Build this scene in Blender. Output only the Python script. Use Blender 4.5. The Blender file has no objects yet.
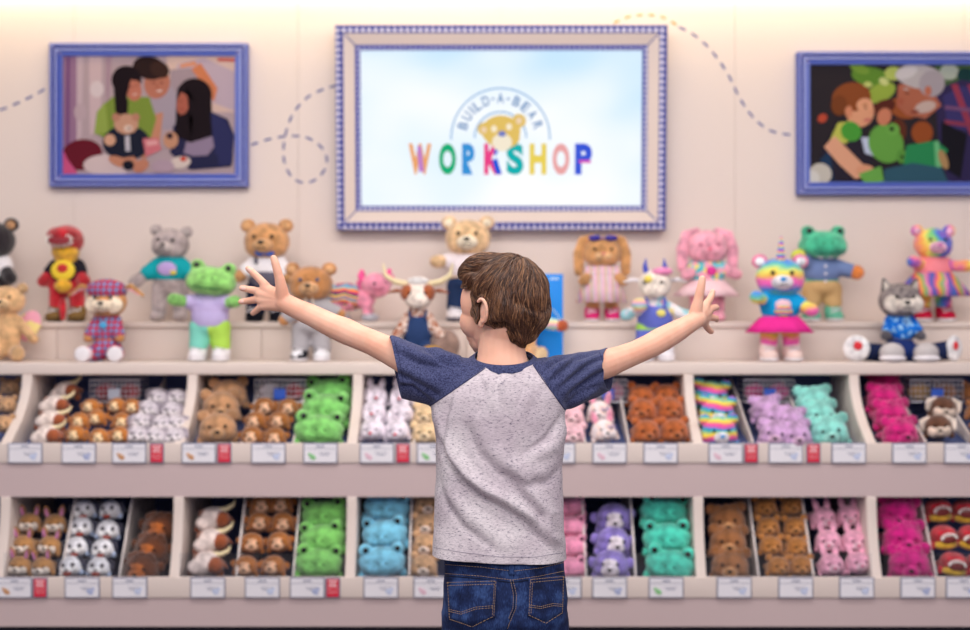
import bpy, bmesh, math, random
import numpy as np
from mathutils import Vector, Matrix, Euler, noise
from mathutils.bvhtree import BVHTree
random.seed(7)
sc = bpy.context.scene
COL = sc.collection
F, CX, CY, CH = 1347.0, 485.0, 315.0, 1.17
PI = math.pi
def P(px, py, Y): return Vector(((px-CX)*Y/F, Y, CH-(py-CY)*Y/F))
def zat(py, Y): return CH-(py-CY)*Y/F
def xat(px, Y): return (px-CX)*Y/F
def lin(c):
    return tuple(((v/255)/12.92 if v/255 <= .04045 else ((v/255+.055)/1.055)**2.4) for v in c)
# ---------------------------------------------------------------- materials
MC = {}
def newmat(key):
    m = bpy.data.materials.new(key); m.use_nodes = True
    nt = m.node_tree; b = nt.nodes['Principled BSDF']
    return m, nt, b
def plain(c, rough=.6, spec=.3, metal=0., name=None, emit=0):
    k = ('p', c, rough, spec, metal, emit)
    if k in MC: return MC[k]
    m, nt, b = newmat(name or 'plain_%d_%d_%d' % tuple(c))
    b.inputs['Base Color'].default_value = (*lin(c), 1)
    b.inputs['Roughness'].default_value = rough
    b.inputs['Specular IOR Level'].default_value = spec
    b.inputs['Metallic'].default_value = metal
    if emit:
        b.inputs['Emission Color'].default_value = (*lin(c), 1); b.inputs['Emission Strength'].default_value = emit
    MC[k] = m; return m
def N(nt, t, **kw):
    n = nt.nodes.new(t)
    for k, v in kw.items(): setattr(n, k, v)
    return n
def ramp(nt, stops, interp='LINEAR'):
    r = nt.nodes.new('ShaderNodeValToRGB'); cr = r.color_ramp; cr.interpolation = interp
    while len(cr.elements) < len(stops): cr.elements.new(.5)
    for e, (p, c) in zip(cr.elements, stops):
        e.position = p; e.color = (*lin(c), 1)
    return r
def coords(nt, scale=(1,1,1), rot=(0,0,0)):
    tc = N(nt, 'ShaderNodeTexCoord'); mp = N(nt, 'ShaderNodeMapping')
    mp.inputs['Scale'].default_value = scale; mp.inputs['Rotation'].default_value = rot
    nt.links.new(tc.outputs['Object'], mp.inputs['Vector']); return mp.outputs['Vector']
def bump(nt, b, vec, scale, dist, detail=3, strength=1.):
    n = N(nt, 'ShaderNodeTexNoise'); n.inputs['Scale'].default_value = scale; n.inputs['Detail'].default_value = detail
    nt.links.new(vec, n.inputs['Vector'])
    bp = N(nt, 'ShaderNodeBump'); bp.inputs['Distance'].default_value = dist; bp.inputs['Strength'].default_value = strength
    nt.links.new(n.outputs['Fac'], bp.inputs['Height']); nt.links.new(bp.outputs['Normal'], b.inputs['Normal'])
    return n
def mixc(nt, fac, a, c):
    mx = N(nt, 'ShaderNodeMix', data_type='RGBA')
    for s, v in ((mx.inputs[0], fac), (mx.inputs[6], a), (mx.inputs[7], c)):
        if hasattr(v, 'links'): nt.links.new(v, s)
        elif isinstance(v, tuple): s.default_value = (*lin(v), 1)
        else: s.default_value = v
    return mx.outputs[2]
def fur(c, d=.80, name=None):
    k = ('f', c)
    if k in MC: return MC[k]
    m, nt, b = newmat(name or 'plush_fur_%d_%d_%d' % tuple(c))
    v = coords(nt)
    n = bump(nt, b, v, 95, .006, 4, .7)
    n2 = N(nt, 'ShaderNodeTexNoise'); n2.inputs['Scale'].default_value = 28; nt.links.new(v, n2.inputs['Vector'])
    dk = tuple(int(x*d) for x in c); lt = tuple(min(255, int(x*1.06+4)) for x in c)
    r = ramp(nt, [(.32, dk), (.62, lt)]); nt.links.new(n2.outputs['Fac'], r.inputs[0])
    nt.links.new(r.outputs[0], b.inputs['Base Color'])
    b.inputs['Roughness'].default_value = .95; b.inputs['Specular IOR Level'].default_value = .1
    b.inputs['Sheen Weight'].default_value = .35; b.inputs['Sheen Roughness'].default_value = .6
    MC[k] = m; return m
def cloth(c, name=None, sc_=180, dist=.003):
    k = ('c', c)
    if k in MC: return MC[k]
    m, nt, b = newmat(name or 'cloth_%d_%d_%d' % tuple(c))
    bump(nt, b, coords(nt), sc_, dist, 3, .6)
    b.inputs['Base Color'].default_value = (*lin(c), 1)
    b.inputs['Roughness'].default_value = .85; b.inputs['Specular IOR Level'].default_value = .15
    MC[k] = m; return m
RB = [(236,70,90),(245,150,60),(245,225,80),(90,200,110),(70,180,220),(120,90,200),(235,100,180)]
def bands(name, cols, scale=8., axis='Z', soft=False, wob=.0, furry=False):
    """stripes that cycle through cols along an object axis"""
    if name in MC: return MC[name]
    m, nt, b = newmat(name); v = coords(nt)
    sx = N(nt, 'ShaderNodeSeparateXYZ')
    if wob:
        n = N(nt, 'ShaderNodeTexNoise'); n.inputs['Scale'].default_value = 14; nt.links.new(v, n.inputs['Vector'])
        ad = N(nt, 'ShaderNodeVectorMath', operation='MULTIPLY_ADD'); ad.inputs[1].default_value = (wob,)*3
        nt.links.new(n.outputs['Color'], ad.inputs[0]); nt.links.new(v, ad.inputs[2]); v2 = ad.outputs[0]
    else: v2 = v
    nt.links.new(v2, sx.inputs[0])
    ml = N(nt, 'ShaderNodeMath', operation='MULTIPLY'); ml.inputs[1].default_value = scale
    nt.links.new(sx.outputs[axis], ml.inputs[0])
    fr = N(nt, 'ShaderNodeMath', operation='FRACT'); nt.links.new(ml.outputs[0], fr.inputs[0])
    st = [(i/len(cols), c) for i, c in enumerate(cols)]
    if soft: st.append((1., cols[0]))
    r = ramp(nt, st, 'LINEAR' if soft else 'CONSTANT'); nt.links.new(fr.outputs[0], r.inputs[0])
    nt.links.new(r.outputs[0], b.inputs['Base Color'])
    bump(nt, b, v, 95 if furry else 200, .01 if furry else .002, 3, .7)
    b.inputs['Roughness'].default_value = .9; b.inputs['Specular IOR Level'].default_value = .15
    if furry: b.inputs['Sheen Weight'].default_value = .3
    MC[name] = m; return m
def blotch(name, cols, scale=30., cell=False, furry=False):
    if name in MC: return MC[name]
    m, nt, b = newmat(name); v = coords(nt)
    if cell:
        n = N(nt, 'ShaderNodeTexVoronoi'); n.inputs['Scale'].default_value = scale
        nt.links.new(v, n.inputs['Vector']); sp = N(nt, 'ShaderNodeSeparateColor'); nt.links.new(n.outputs['Color'], sp.inputs[0]); o = sp.outputs[0]
        st = [(i/len(cols), c) for i, c in enumerate(cols)]; r = ramp(nt, st, 'CONSTANT')
    else:
        n = N(nt, 'ShaderNodeTexNoise'); n.inputs['Scale'].default_value = scale; n.inputs['Detail'].default_value = 1
        nt.links.new(v, n.inputs['Vector']); o = n.outputs['Fac']
        st = [(.3+.4*i/max(1, len(cols)-1), c) for i, c in enumerate(cols)]; r = ramp(nt, st, 'CONSTANT' if not furry else 'LINEAR')
    nt.links.new(o, r.inputs[0]); nt.links.new(r.outputs[0], b.inputs['Base Color'])
    bump(nt, b, v, 95, .008 if furry else .002, 3, .7)
    b.inputs['Roughness'].default_value = .9; b.inputs['Specular IOR Level'].default_value = .15
    MC[name] = m; return m
def gingham(name, light, mid, dark, per, sx=1., sz=1.):
    if name in MC: return MC[name]
    m, nt, b = newmat(name); v = coords(nt); s = N(nt, 'ShaderNodeSeparateXYZ'); nt.links.new(v, s.inputs[0])
    outs = []
    for a, k in (('X', sx), ('Z', sz)):
        ml = N(nt, 'ShaderNodeMath', operation='MULTIPLY'); ml.inputs[1].default_value = k/per; nt.links.new(s.outputs[a], ml.inputs[0])
        fr = N(nt, 'ShaderNodeMath', operation='FRACT'); nt.links.new(ml.outputs[0], fr.inputs[0])
        gt = N(nt, 'ShaderNodeMath', operation='GREATER_THAN'); gt.inputs[1].default_value = .5; nt.links.new(fr.outputs[0], gt.inputs[0])
        outs.append(gt.outputs[0])
    ad = N(nt, 'ShaderNodeMath', operation='ADD'); nt.links.new(outs[0], ad.inputs[0]); nt.links.new(outs[1], ad.inputs[1])
    ml = N(nt, 'ShaderNodeMath', operation='MULTIPLY'); ml.inputs[1].default_value = .4; nt.links.new(ad.outputs[0], ml.inputs[0])
    r = ramp(nt, [(0, light), (.3, mid), (.7, dark)], 'CONSTANT'); nt.links.new(ml.outputs[0], r.inputs[0])
    nt.links.new(r.outputs[0], b.inputs['Base Color']); b.inputs['Roughness'].default_value = .7
    MC[name] = m; return m
# ---------------------------------------------------------------- mesh builder
def rotmat(r): return Euler(r).to_matrix() if r else Matrix.Identity(3)
class MB:
    def __init__(self): self.v = []; self.f = []; self.mi = []; self.m = 0
    def add(self, vs, fs):
        o = len(self.v); self.v += [Vector(p) for p in vs]
        for f in fs: self.f.append([i+o for i in f]); self.mi.append(self.m)
        return self
    def mat(self, i): self.m = i; return self
    def ball(self, c, r, rot=None, n=14, m=9):
        if not hasattr(r, '__len__'): r = (r, r, r)
        R = rotmat(rot); c = Vector(c); vs = [c+R@Vector((0,0,r[2]))]
        for j in range(1, m):
            t = PI*j/m
            for i in range(n):
                a = 2*PI*i/n
                vs.append(c+R@Vector((r[0]*math.sin(t)*math.cos(a), r[1]*math.sin(t)*math.sin(a), r[2]*math.cos(t))))
        vs.append(c+R@Vector((0,0,-r[2]))); e = len(vs)-1; fs = []
        for i in range(n): fs.append([0, 1+i, 1+(i+1)%n])
        for j in range(m-2):
            for i in range(n):
                a = 1+j*n+i; b = 1+j*n+(i+1)%n; fs.append([a, a+n, b+n, b])
        for i in range(n): fs.append([e, 1+(m-2)*n+(i+1)%n, 1+(m-2)*n+i])
        return self.add(vs, fs)
    def tube(self, pts, rad, n=10, flat=1., caps=True, up=None):
        """tapered tube through pts; round ends; flat squashes along 'up'"""
        pts = [Vector(p) for p in pts]
        if not hasattr(rad, '__len__'): rad = [rad]*len(pts)
        rad = list(rad)
        if caps:
            d0 = (pts[0]-pts[1]).normalized(); d1 = (pts[-1]-pts[-2]).normalized(); r0, r1 = rad[0], rad[-1]
            a = [(pts[0]+d0*r0*k, r0*math.sqrt(1-k*k)) for k in (.98, .8, .45)]
            b = [(pts[-1]+d1*r1*k, r1*math.sqrt(1-k*k)) for k in (.45, .8, .98)]
            pts = [x[0] for x in a]+pts+[x[0] for x in b]; rad = [x[1] for x in a]+rad+[x[1] for x in b]
        vs = []; N_ = None
        for k, p in enumerate(pts):
            t = (pts[min(k+1, len(pts)-1)]-pts[max(k-1, 0)]).normalized()
            if N_ is None:
                u = Vector(up) if up else (Vector((0,0,1)) if abs(t.z) < .9 else Vector((0,1,0)))
                N_ = (u-t*u.dot(t)).normalized()
            else: N_ = (N_-t*N_.dot(t)).normalized()
            B = t.cross(N_)
            for i in range(n):
                a = 2*PI*i/n; vs.append(p+N_*rad[k]*flat*math.cos(a)+B*rad[k]*math.sin(a))
        fs = []
        for k in range(len(pts)-1):
            for i in range(n):
                a = k*n+i; b = k*n+(i+1)%n; fs.append([a, b, b+n, a+n])
        fs.append(list(range(n))[::-1]); fs.append([(len(pts)-1)*n+i for i in range(n)])
        return self.add(vs, fs)
    def box(self, a, b):
        x0,y0,z0 = a; x1,y1,z1 = b
        vs = [(x0,y0,z0),(x1,y0,z0),(x1,y1,z0),(x0,y1,z0),(x0,y0,z1),(x1,y0,z1),(x1,y1,z1),(x0,y1,z1)]
        return self.add(vs, [[3,2,1,0],[4,5,6,7],[0,1,5,4],[1,2,6,5],[2,3,7,6],[3,0,4,7]])
    def prismx(self, x0, x1, prof):
        """extrude a (y,z) outline along x"""
        n = len(prof); vs = [(x0, y, z) for y, z in prof]+[(x1, y, z) for y, z in prof]
        fs = [[i, (i+1)%n, (i+1)%n+n, i+n] for i in range(n)]+[list(range(n))[::-1], [i+n for i in range(n)]]
        return self.add(vs, fs)
    def lathe(self, c, prof, n=20, amp=0., freq=0, sx=1., sy=1.):
        """(r,z) profile round z with optional ruffles growing downward"""
        vs = []; c = Vector(c)
        for j, (r, z) in enumerate(prof):
            for i in range(n):
                a = 2*PI*i/n; rr = r*(1+amp*(j/max(1, len(prof)-1))*math.sin(freq*a))
                vs.append(c+Vector((rr*sx*math.cos(a), rr*sy*math.sin(a), z)))
        fs = []
        for j in range(len(prof)-1):
            for i in range(n):
                a = j*n+i; b = j*n+(i+1)%n; fs.append([a, a+n, b+n, b])
        fs.append(list(range(n))); fs.append([(len(prof)-1)*n+i for i in range(n)][::-1])
        return self.add(vs, fs)
    def loft(self, secs, n=32):
        """secs: list of (center, rx, ry, power) horizontal superellipse sections in z order"""
        vs = []
        for c, rx, ry, pw in secs:
            for i in range(n):
                a = 2*PI*i/n; ca, sa = math.cos(a), math.sin(a)
                vs.append((c[0]+rx*math.copysign(abs(ca)**(2/pw), ca), c[1]+ry*math.copysign(abs(sa)**(2/pw), sa), c[2]))
        fs = []
        for k in range(len(secs)-1):
            for i in range(n):
                a = k*n+i; b = k*n+(i+1)%n; fs.append([a, b, b+n, a+n])
        fs.append(list(range(n))[::-1]); fs.append([(len(secs)-1)*n+i for i in range(n)])
        return self.add(vs, fs)
    def build(self, name, mats, parent=None, scale=1., smooth=True, remesh=0, sm=3, bevel=0, solid=0, tf=None):
        vs = self.v
        if tf is not None: vs = [tf(v) for v in vs]
        me = bpy.data.meshes.new(name)
        sv = scale if hasattr(scale, '__len__') else (scale,)*3
        me.from_pydata([(v[0]*sv[0], v[1]*sv[1], v[2]*sv[2]) for v in vs], [], self.f)
        if not isinstance(mats, (list, tuple)): mats = [mats]
        for m in mats: me.materials.append(m)
        me.polygons.foreach_set('material_index', self.mi)
        bm = bmesh.new(); bm.from_mesh(me); bmesh.ops.recalc_face_normals(bm, faces=bm.faces); bm.to_mesh(me); bm.free()
        o = bpy.data.objects.new(name, me); COL.objects.link(o)
        if remesh or bevel:
            if bevel:
                md = o.modifiers.new('b', 'BEVEL'); md.width = bevel; md.segments = 3; md.limit_method = 'ANGLE'
            if remesh:
                md = o.modifiers.new('r', 'REMESH'); md.mode = 'VOXEL'; md.voxel_size = remesh; md.use_smooth_shade = True
                md = o.modifiers.new('s', 'SMOOTH'); md.iterations = sm; md.factor = .5
            o = bake(o)
        if smooth and not bevel: o.data.polygons.foreach_set('use_smooth', [True]*len(o.data.polygons))
        elif bevel:
            o.data.polygons.foreach_set('use_smooth', [True]*len(o.data.polygons))
            try: o.data.set_sharp_from_angle(angle=math.radians(50))
            except Exception: pass
        if parent: o.parent = parent
        return o
def bake(o):
    bpy.context.view_layer.update()
    dg = bpy.context.evaluated_depsgraph_get()
    me = bpy.data.meshes.new_from_object(o.evaluated_get(dg)); old = o.data; mats = list(old.materials)
    o.modifiers.clear(); o.data = me
    if len(me.materials) == 0:
        for m in mats: me.materials.append(m)
    bpy.data.meshes.remove(old); return o
def tag(o, label=None, cat=None, group=None, kind=None):
    if label: o['label'] = label
    if cat: o['category'] = cat
    if group: o['group'] = group
    if kind: o['kind'] = kind
    return o
def thing(name, label, cat, loc=(0,0,0), rz=0, group=None):
    o = bpy.data.objects.new(name, None); o.empty_display_size = .05; COL.objects.link(o)
    o.location = loc; o.rotation_euler = (0,0,rz)
    return tag(o, label, cat, group)
def copy_tree(o, parent=None):
    c = o.copy(); COL.objects.link(c)
    if parent: c.parent = parent
    for ch in list(o.children): copy_tree(ch, c)
    return c
# ================================================================ camera
cam = bpy.data.cameras.new('camera'); co = bpy.data.objects.new('camera', cam); COL.objects.link(co)
co.location = (0, 0, CH); co.rotation_euler = (PI/2, 0, 0)
cam.sensor_width = 36; cam.lens = 36*F/970; cam.dof.use_dof = True; cam.dof.focus_distance = 2.78; cam.dof.aperture_fstop = 2.5
sc.camera = co
sc.view_settings.view_transform = 'Standard'; sc.view_settings.look = 'None'
sc.view_settings.gamma = 1; sc.view_settings.use_curve_mapping = False; sc.view_settings.exposure = 0.38
# ================================================================ setting
def wallmat():
    m, nt, b = newmat('wall_paint'); v = coords(nt)
    bump(nt, b, v, 60, .0006, 2, .3)
    b.inputs['Base Color'].default_value = (*lin((226,212,204)), 1); b.inputs['Roughness'].default_value = .55
    b.inputs['Specular IOR Level'].default_value = .2; return m
WALL = wallmat()
YW = 5.62
# wall made of flush panels with narrow joints
w = MB(); edges = [-3.2, xat(74, YW), xat(298, YW), xat(500, YW), xat(735, YW), xat(964, YW), 3.2]
for a, b_ in zip(edges[:-1], edges[1:]): w.box((a+.0006, YW, 0), (b_-.0006, YW+.05, 2.62))
w.box((-3.2, YW+.01, 0), (3.2, YW+.06, 2.62))
tag(w.build('wall_back', WALL, smooth=False), kind='structure')
def floormat():
    m, nt, b = newmat('floor_vinyl'); v = coords(nt)
    n = bump(nt, b, v, 30, .0005, 3, .3)
    r = ramp(nt, [(.35, (92,84,88)), (.7, (120,110,110))]); nt.links.new(n.outputs['Fac'], r.inputs[0])
    nt.links.new(r.outputs[0], b.inputs['Base Color']); b.inputs['Roughness'].default_value = .4; return m
tag(MB().box((-3.2, -1.5, -.05), (3.2, YW+.06, 0)).build('floor', floormat(), smooth=False), kind='structure')
tag(MB().box((-3.2, -1.5, 3.1), (3.2, YW+.06, 3.15)).build('ceiling', plain((235,232,228), .8), smooth=False), kind='structure')
# soffit in front of the wall top that hides the cove lamps
tag(MB().box((-3.2, 4.95, 2.62), (3.2, YW+.06, 2.72)).build('trim_1', plain((235,232,228), .8), smooth=False), kind='structure')
# ---- dashed trails on the wall
NAVY = plain((88,92,150), .7)
ORG = plain((226,160,84), .7)
def trail(pts, label, dash=7.5, gap=6.5, mats=NAVY, closed=False):
    """px polyline -> smooth dashes as thin raised strips"""
    pts = [Vector((xat(x, YW), zat(y, YW))) for x, y in pts]; fine = []
    for i in range(len(pts)-1):
        p0 = pts[max(i-1, 0)]; p1 = pts[i]; p2 = pts[i+1]; p3 = pts[min(i+2, len(pts)-1)]
        for k in range(12):
            t = k/12; fine.append(.5*((2*p1)+(-p0+p2)*t+(2*p0-5*p1+4*p2-p3)*t*t+(-p0+3*p1-3*p2+p3)*t**3))
    fine.append(pts[-1]); s = YW/F; d, g = dash*s, gap*s
    L = [0]
    for a, b_ in zip(fine[:-1], fine[1:]): L.append(L[-1]+(b_-a).length)
    def at(l):
        for i in range(len(L)-1):
            if L[i+1] >= l:
                t = (l-L[i])/max(1e-9, L[i+1]-L[i]); return fine[i].lerp(fine[i+1], t)
        return fine[-1]
    l = 0; o = thing('dashed_trail', label, 'wall decal', (fine[0].x, YW, fine[0].y))
    while l+d*.6 < L[-1]:
        ps = [at(l+d*k/3) for k in range(4)]; hw = .0042; vs = []
        for k, p in enumerate(ps):
            t = (ps[min(k+1, 3)]-ps[max(k-1, 0)]).normalized(); nrm = Vector((-t.y, t.x))
            for sgn in (-1, 1):
                q = p+nrm*hw*sgn
                vs += [(q.x, YW-.0015, q.y), (q.x, YW+.0005, q.y)]
        fs = []
        for k in range(3):
            a = k*4; b2 = a+4; fs += [[a, a+2, b2+2, b2], [a+1, b2+1, b2+3, a+3], [a, b2, b2+1, a+1], [a+2, a+3, b2+3, b2+2]]
        fs += [[0, 1, 3, 2], [12, 14, 15, 13]]
        MB().add([(a-fine[0].x, b2-YW, c-fine[0].y) for a, b2, c in vs], fs).build('dash', mats, o, smooth=False); l += d+g
    return o
trail([(-14,112),(0,110),(20,102),(38,93),(49,86)], 'dashed navy trail running off the photo at the left wall edge')
trail([(251,145),(270,139),(291,136),(308,138),(322,148),(327,162),(320,176),(306,183),(292,177),(284,160),(285,137),(293,114),(308,97),(327,88),(337,86)],
      'dashed navy trail looping between the left picture and the screen')
trail([(614,23),(628,17),(645,15),(662,17),(677,25)], 'short dashed orange trail arching above the screen frame corner', mats=ORG, dash=6, gap=6)
trail([(679,27),(694,35),(708,47),(720,62),(730,78),(738,95),(748,111),(760,124),(774,132),(792,135)],
      'dashed navy trail curving down from the screen to the right picture')
# ================================================================ shelving
CREAM = plain((222,208,200), .55, .25, name='cream_laminate')
GREY = plain((200,180,180), .6, .2, name='mauve_grey_panel')
DARK = plain((88,100,146), .7, .1, name='dark_blue_bin_lining')
KICK = plain((62,58,72), .7, .1, name='toe_kick')
unit = thing('display_shelving', 'long cream shop shelving with two display steps above two rows of toy bins', 'shelving', (0, 5.0, 0))
OFF = Vector((0, -5.0, 0))
def U(mb, name, m, **kw): return mb.build(name, m, unit, tf=lambda v: v+OFF, **kw)
XL, XR = -2.9, 2.6
ZL, ZU = .9945, 1.1425
YL, YU = 4.97, 5.27
U(MB().box((XL, YL, .9486), (XR, YU+.02, ZL)), 'ledge', CREAM, bevel=.006)
U(MB().box((XL, YU, ZU-.022), (XR, YW, ZU)), 'step_top', CREAM, bevel=.004)
seams = [XL, xat(-150, YU), xat(56, YU), xat(261, YU), xat(466, YU), xat(671, YU), xat(880, YU), XR]
for a, b_ in zip(seams[:-1], seams[1:]):
    U(MB().box((a+.001, YU+.012, ZL), (b_-.001, YU+.03, ZU-.022)), 'riser_panel', CREAM, bevel=.002)
U(MB().box((XL, 4.74, .649), (XR, 4.752, .7196)), 'label_rail', CREAM, bevel=.003)
U(MB().box((XL, 4.67, .1888), (XR, 4.682, .2616)), 'label_rail', CREAM, bevel=.003)
U(MB().prismx(XL, XR, [(4.745,.649),(4.745,.5295),(4.775,.5295),(4.775,.649)]), 'fascia_panel', GREY, smooth=False)
U(MB().prismx(XL, XR, [(4.676,.1888),(4.676,.0883),(4.70,.0883),(4.70,.1888)]), 'fascia_panel', GREY, smooth=False)
U(MB().box((XL, 4.75, 0), (XR, 5.55, .0883)), 'toe_kick', KICK, smooth=False)
U(MB().box((XL, 5.24, .09), (XR, 5.27, .95)), 'bin_back', DARK, smooth=False)
U(MB().prismx(XL, XR, [(4.752,.66),(5.24,.80),(5.24,.775),(4.76,.635)]), 'bin_base', DARK, smooth=False)
U(MB().prismx(XL, XR, [(4.775,.5295),(5.24,.5295),(5.24,.55),(4.775,.55)]), 'bin_ceiling', DARK, smooth=False)
U(MB().prismx(XL, XR, [(4.682,.20),(5.24,.24),(5.24,.22),(4.682,.18)]), 'bin_base', DARK, smooth=False)
DIVX = [-1.689+.61*k for k in range(7)]
DIVX = [DIVX[0]-.61]+DIVX
def div_front(t, up):
    return (4.965-.223*t**2.0, .9486+(.7196-.9486)*t) if up else (4.742-.068*t**2, .5295+(.2616-.5295)*t)
for x in DIVX:
    for up in (1, 0):
        pr = [div_front(k/10, up) for k in range(11)]
        zb = .66 if up else .21
        pr += [(pr[-1][0]+.006, zb), (5.24, zb), (5.24, pr[0][1])]
        U(MB().prismx(x-.018, x+.018, pr), 'bin_divider', CREAM, bevel=.003)
SEP = plain((224,214,210), .4, .4, name='white_separator')
def separator(px, up):
    """px = image x of the separator's front lower corner"""
    Y0 = 4.76 if up else 4.69; x = xat(px, Y0)
    pr = [(4.765,.7),(4.765,.725),(4.9,.785),(5.05,.865),(5.2,.93),(5.2,.80)] if up else [(4.695,.22),(4.695,.265),(4.78,.385),(4.86,.5),(4.88,.525),(5.2,.525),(5.2,.24)]
    return U(MB().prismx(x-.003, x+.003, pr), 'bin_separator', SEP, smooth=False)
for px in (136, 242, 293, 414, 585, 629, 753, 809, 926, 975): separator(px, 1)
for px in (60, 119, 236, 293, 409, 586, 636, 759, 814, 937): separator(px, 0)
# clear acrylic lips across the lower bins
def acrylic():
    m = bpy.data.materials.new('clear_acrylic'); m.use_nodes = True; nt = m.node_tree; nt.nodes.clear()
    o = N(nt, 'ShaderNodeOutputMaterial'); t = N(nt, 'ShaderNodeBsdfTransparent'); g = N(nt, 'ShaderNodeBsdfGlossy'); mx = N(nt, 'ShaderNodeMixShader')
    g.inputs['Roughness'].default_value = .08; mx.inputs[0].default_value = .05; t.inputs['Color'].default_value = (.96,.97,.98,1)
    nt.links.new(t.outputs[0], mx.inputs[1]); nt.links.new(g.outputs[0], mx.inputs[2]); nt.links.new(mx.outputs[0], o.inputs[0]); return m
ACR = acrylic()
for a, b_ in zip(DIVX[:-1], DIVX[1:]):
    U(MB().box((a+.019, 4.672, .262), (b_-.019, 4.675, .344)), 'clear_lip', ACR, smooth=False)
# ---- wire baskets hanging in the upper bins
WIRE = plain((205,205,215), .35, .5, .6, name='pale_wire'); TAGB = plain((50,90,190), .5); TAGW = plain((170,175,190), .5)
def wire_basket(px0, px1, label, fill, tagc, Y=5.03):
    x0, x1 = xat(px0, Y), xat(px1, Y); z0, z1 = zat(402, Y), zat(380, Y); cx = (x0+x1)/2; wd = (x1-x0)/2; dp = .13
    t = thing('wire_basket', label, 'wire basket', (cx, Y, z0), 0, None)
    mb = MB(); r = .0016; h = z1-z0
    for z in (0, h*.25, h*.5, h*.75, h):
        rr = r*1.6 if z in (0, h) else r
        dip = h*.0
        for a, b2 in (((-wd,0),(wd,0)),((-wd,dp),(wd,dp)),((-wd,0),(-wd,dp)),((wd,0),(wd,dp))):
            mb.tube([(a[0],a[1],z),(b2[0],b2[1],z)], rr, 6)
    n = 11
    for i in range(n+1):
        x = -wd+2*wd*i/n; mb.tube([(x,dp,h),(x,dp,0),(x,0,0),(x,0,h)], r, 6)
    mb.build('basket_wire', WIRE, t)
    MB().box((-.022,-.008,h*.12),(.022,-.004,h*.62)).build('tag', tagc, t, bevel=.001)
    k = 0
    for c in fill:
        kk = MB(); x = -wd+2*wd*(k+.5)/len(fill)
        kk.ball((x, .055, h*.42), (wd/len(fill)*.88, .045, h*.42)).ball((x, .03, h*.62), (wd/len(fill)*.5, .02, h*.22))
        o = kk.build('folded_toy_outfit', fur(c)); o.location = (cx, Y, z0)
        tag(o, f"small {fill_names[c]} bundle in the {label.split(' basket ')[0].replace('wire','').strip()} basket {label.split(' basket ')[1]}"[:110], 'toy outfit')
        k += 1
    return t
fill_names = {(176,40,62):'dark red', (222,214,222):'white', (226,60,140):'hot pink', (196,150,70):'golden brown', (240,150,180):'light pink', (200,60,80):'red and white', (170,110,60):'brown', (178,44,60):'crimson', (228,70,150):'bright pink'}
wire_basket(90, 139, 'wire basket above the tan cubs', [(176,40,62),(178,44,60)], TAGW)
wire_basket(255, 305, 'wire basket above the brown monkeys', [(222,214,222),(200,60,80)], TAGB)
wire_basket(589, 627, 'wire basket above the white ponies', [(222,214,222),(240,150,180)], TAGB)
wire_basket(745, 794, 'wire basket above the lilac bears', [(226,60,140),(228,70,150)], TAGB)
wire_basket(911, 963, 'wire basket above the brown dogs', [(196,150,70),(170,110,60)], TAGB)
# ---- price cards
CARD = plain((232,230,236), .5, .3); CEDGE = plain((120,124,150), .5); LINE = plain((190,192,205), .6); TXT = plain((120,125,150), .6)
REDC = plain((214,40,66), .5); REDL = plain((240,190,195), .6)
pics = [plain(c, .6) for c in ((196,206,232),(200,150,110),(140,200,140),(225,190,205),(170,180,215))]
cp = {}
def card_proto(kind):
    o = thing('price_card' if kind < 9 else 'sale_card', 'x', 'price card' if kind < 9 else 'sale card')
    w_, h_ = (.0605, .036) if kind < 9 else (.025, .035)
    MB().box((-w_,-.004,-h_),(w_,.0,h_)).build('card_holder', CEDGE, o, bevel=.001)
    MB().box((-w_+.004,-.0055,-h_+.004),(w_-.004,-.0035,h_-.004)).build('card', CARD if kind < 9 else REDC, o, smooth=False)
    if kind < 9:
        MB().box((-w_+.006,-.0062,h_*.42),(w_-.006,-.0052,h_*.46)).box((-.014,-.0062,h_*.6),(.014,-.0052,h_*.72)).box((-w_*.1,-.0062,h_*.0),(w_*.6,-.0052,h_*.05)).box((w_*.0,-.0062,-h_*.2),(w_*.5,-.0052,-h_*.13)).build('printed_line', TXT, o, smooth=False)
        k = MB(); k.ball((w_*.45*(1 if kind in (0,4) else -1), -.0058, -h_*.38), (.013,.0009,.009), (0,.6,0)).ball((w_*.62*(1 if kind in (0,4) else -1), -.0058, -h_*.12), (.006,.0009,.006))
        k.build('printed_picture', pics[kind], o)
    else:
        k = MB()
        for i, wd in enumerate((.8,.6,.75)): k.box((-w_*wd*.8,-.0064,h_*(.62-i*.26)),(w_*wd*.8,-.0053,h_*(.78-i*.26)))
        k.box((-w_*.7,-.0064,-h_*.22),(w_*.7,-.0053,-h_*.17)).box((-w_*.6,-.0064,-h_*.5),(w_*.6,-.0053,-h_*.45)).build('printed_line', REDL, o, smooth=False)
    return o
def card(px, up, kind, label):
    Y = 4.74 if up else 4.67; z = (.6843 if up else .2252)
    if kind not in cp: o = cp[kind] = card_proto(kind)
    else: o = copy_tree(cp[kind])
    o.location = (xat(px, Y), Y-.0005, z); tag(o, label, None, 'price cards on the shelf rails' if kind < 9 else 'red sale cards on the shelf rails')
UC = [(25.5,0,'tan bears at the left edge'),(79,4,'brown and white bulls'),(129.5,1,'white spotted dogs'),(199,1,'sandy tan bears'),(268.5,0,'brown monkeys'),(320.5,2,'green frogs'),
      (377,3,'white bunnies'),(434,2,'cream bears'),(558,0,'pale pink bears'),(609.5,3,'white ponies'),(660.5,0,'orange brown bears'),(725.5,3,'rainbow bears'),(785.5,0,'lilac bears'),
      (848.5,0,'mint bears'),(909,0,'magenta bears'),(961,4,'brown dogs')]
for px, k, t in UC: card(px, 1, k, f'white price card on the upper rail below the {t}')
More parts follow.
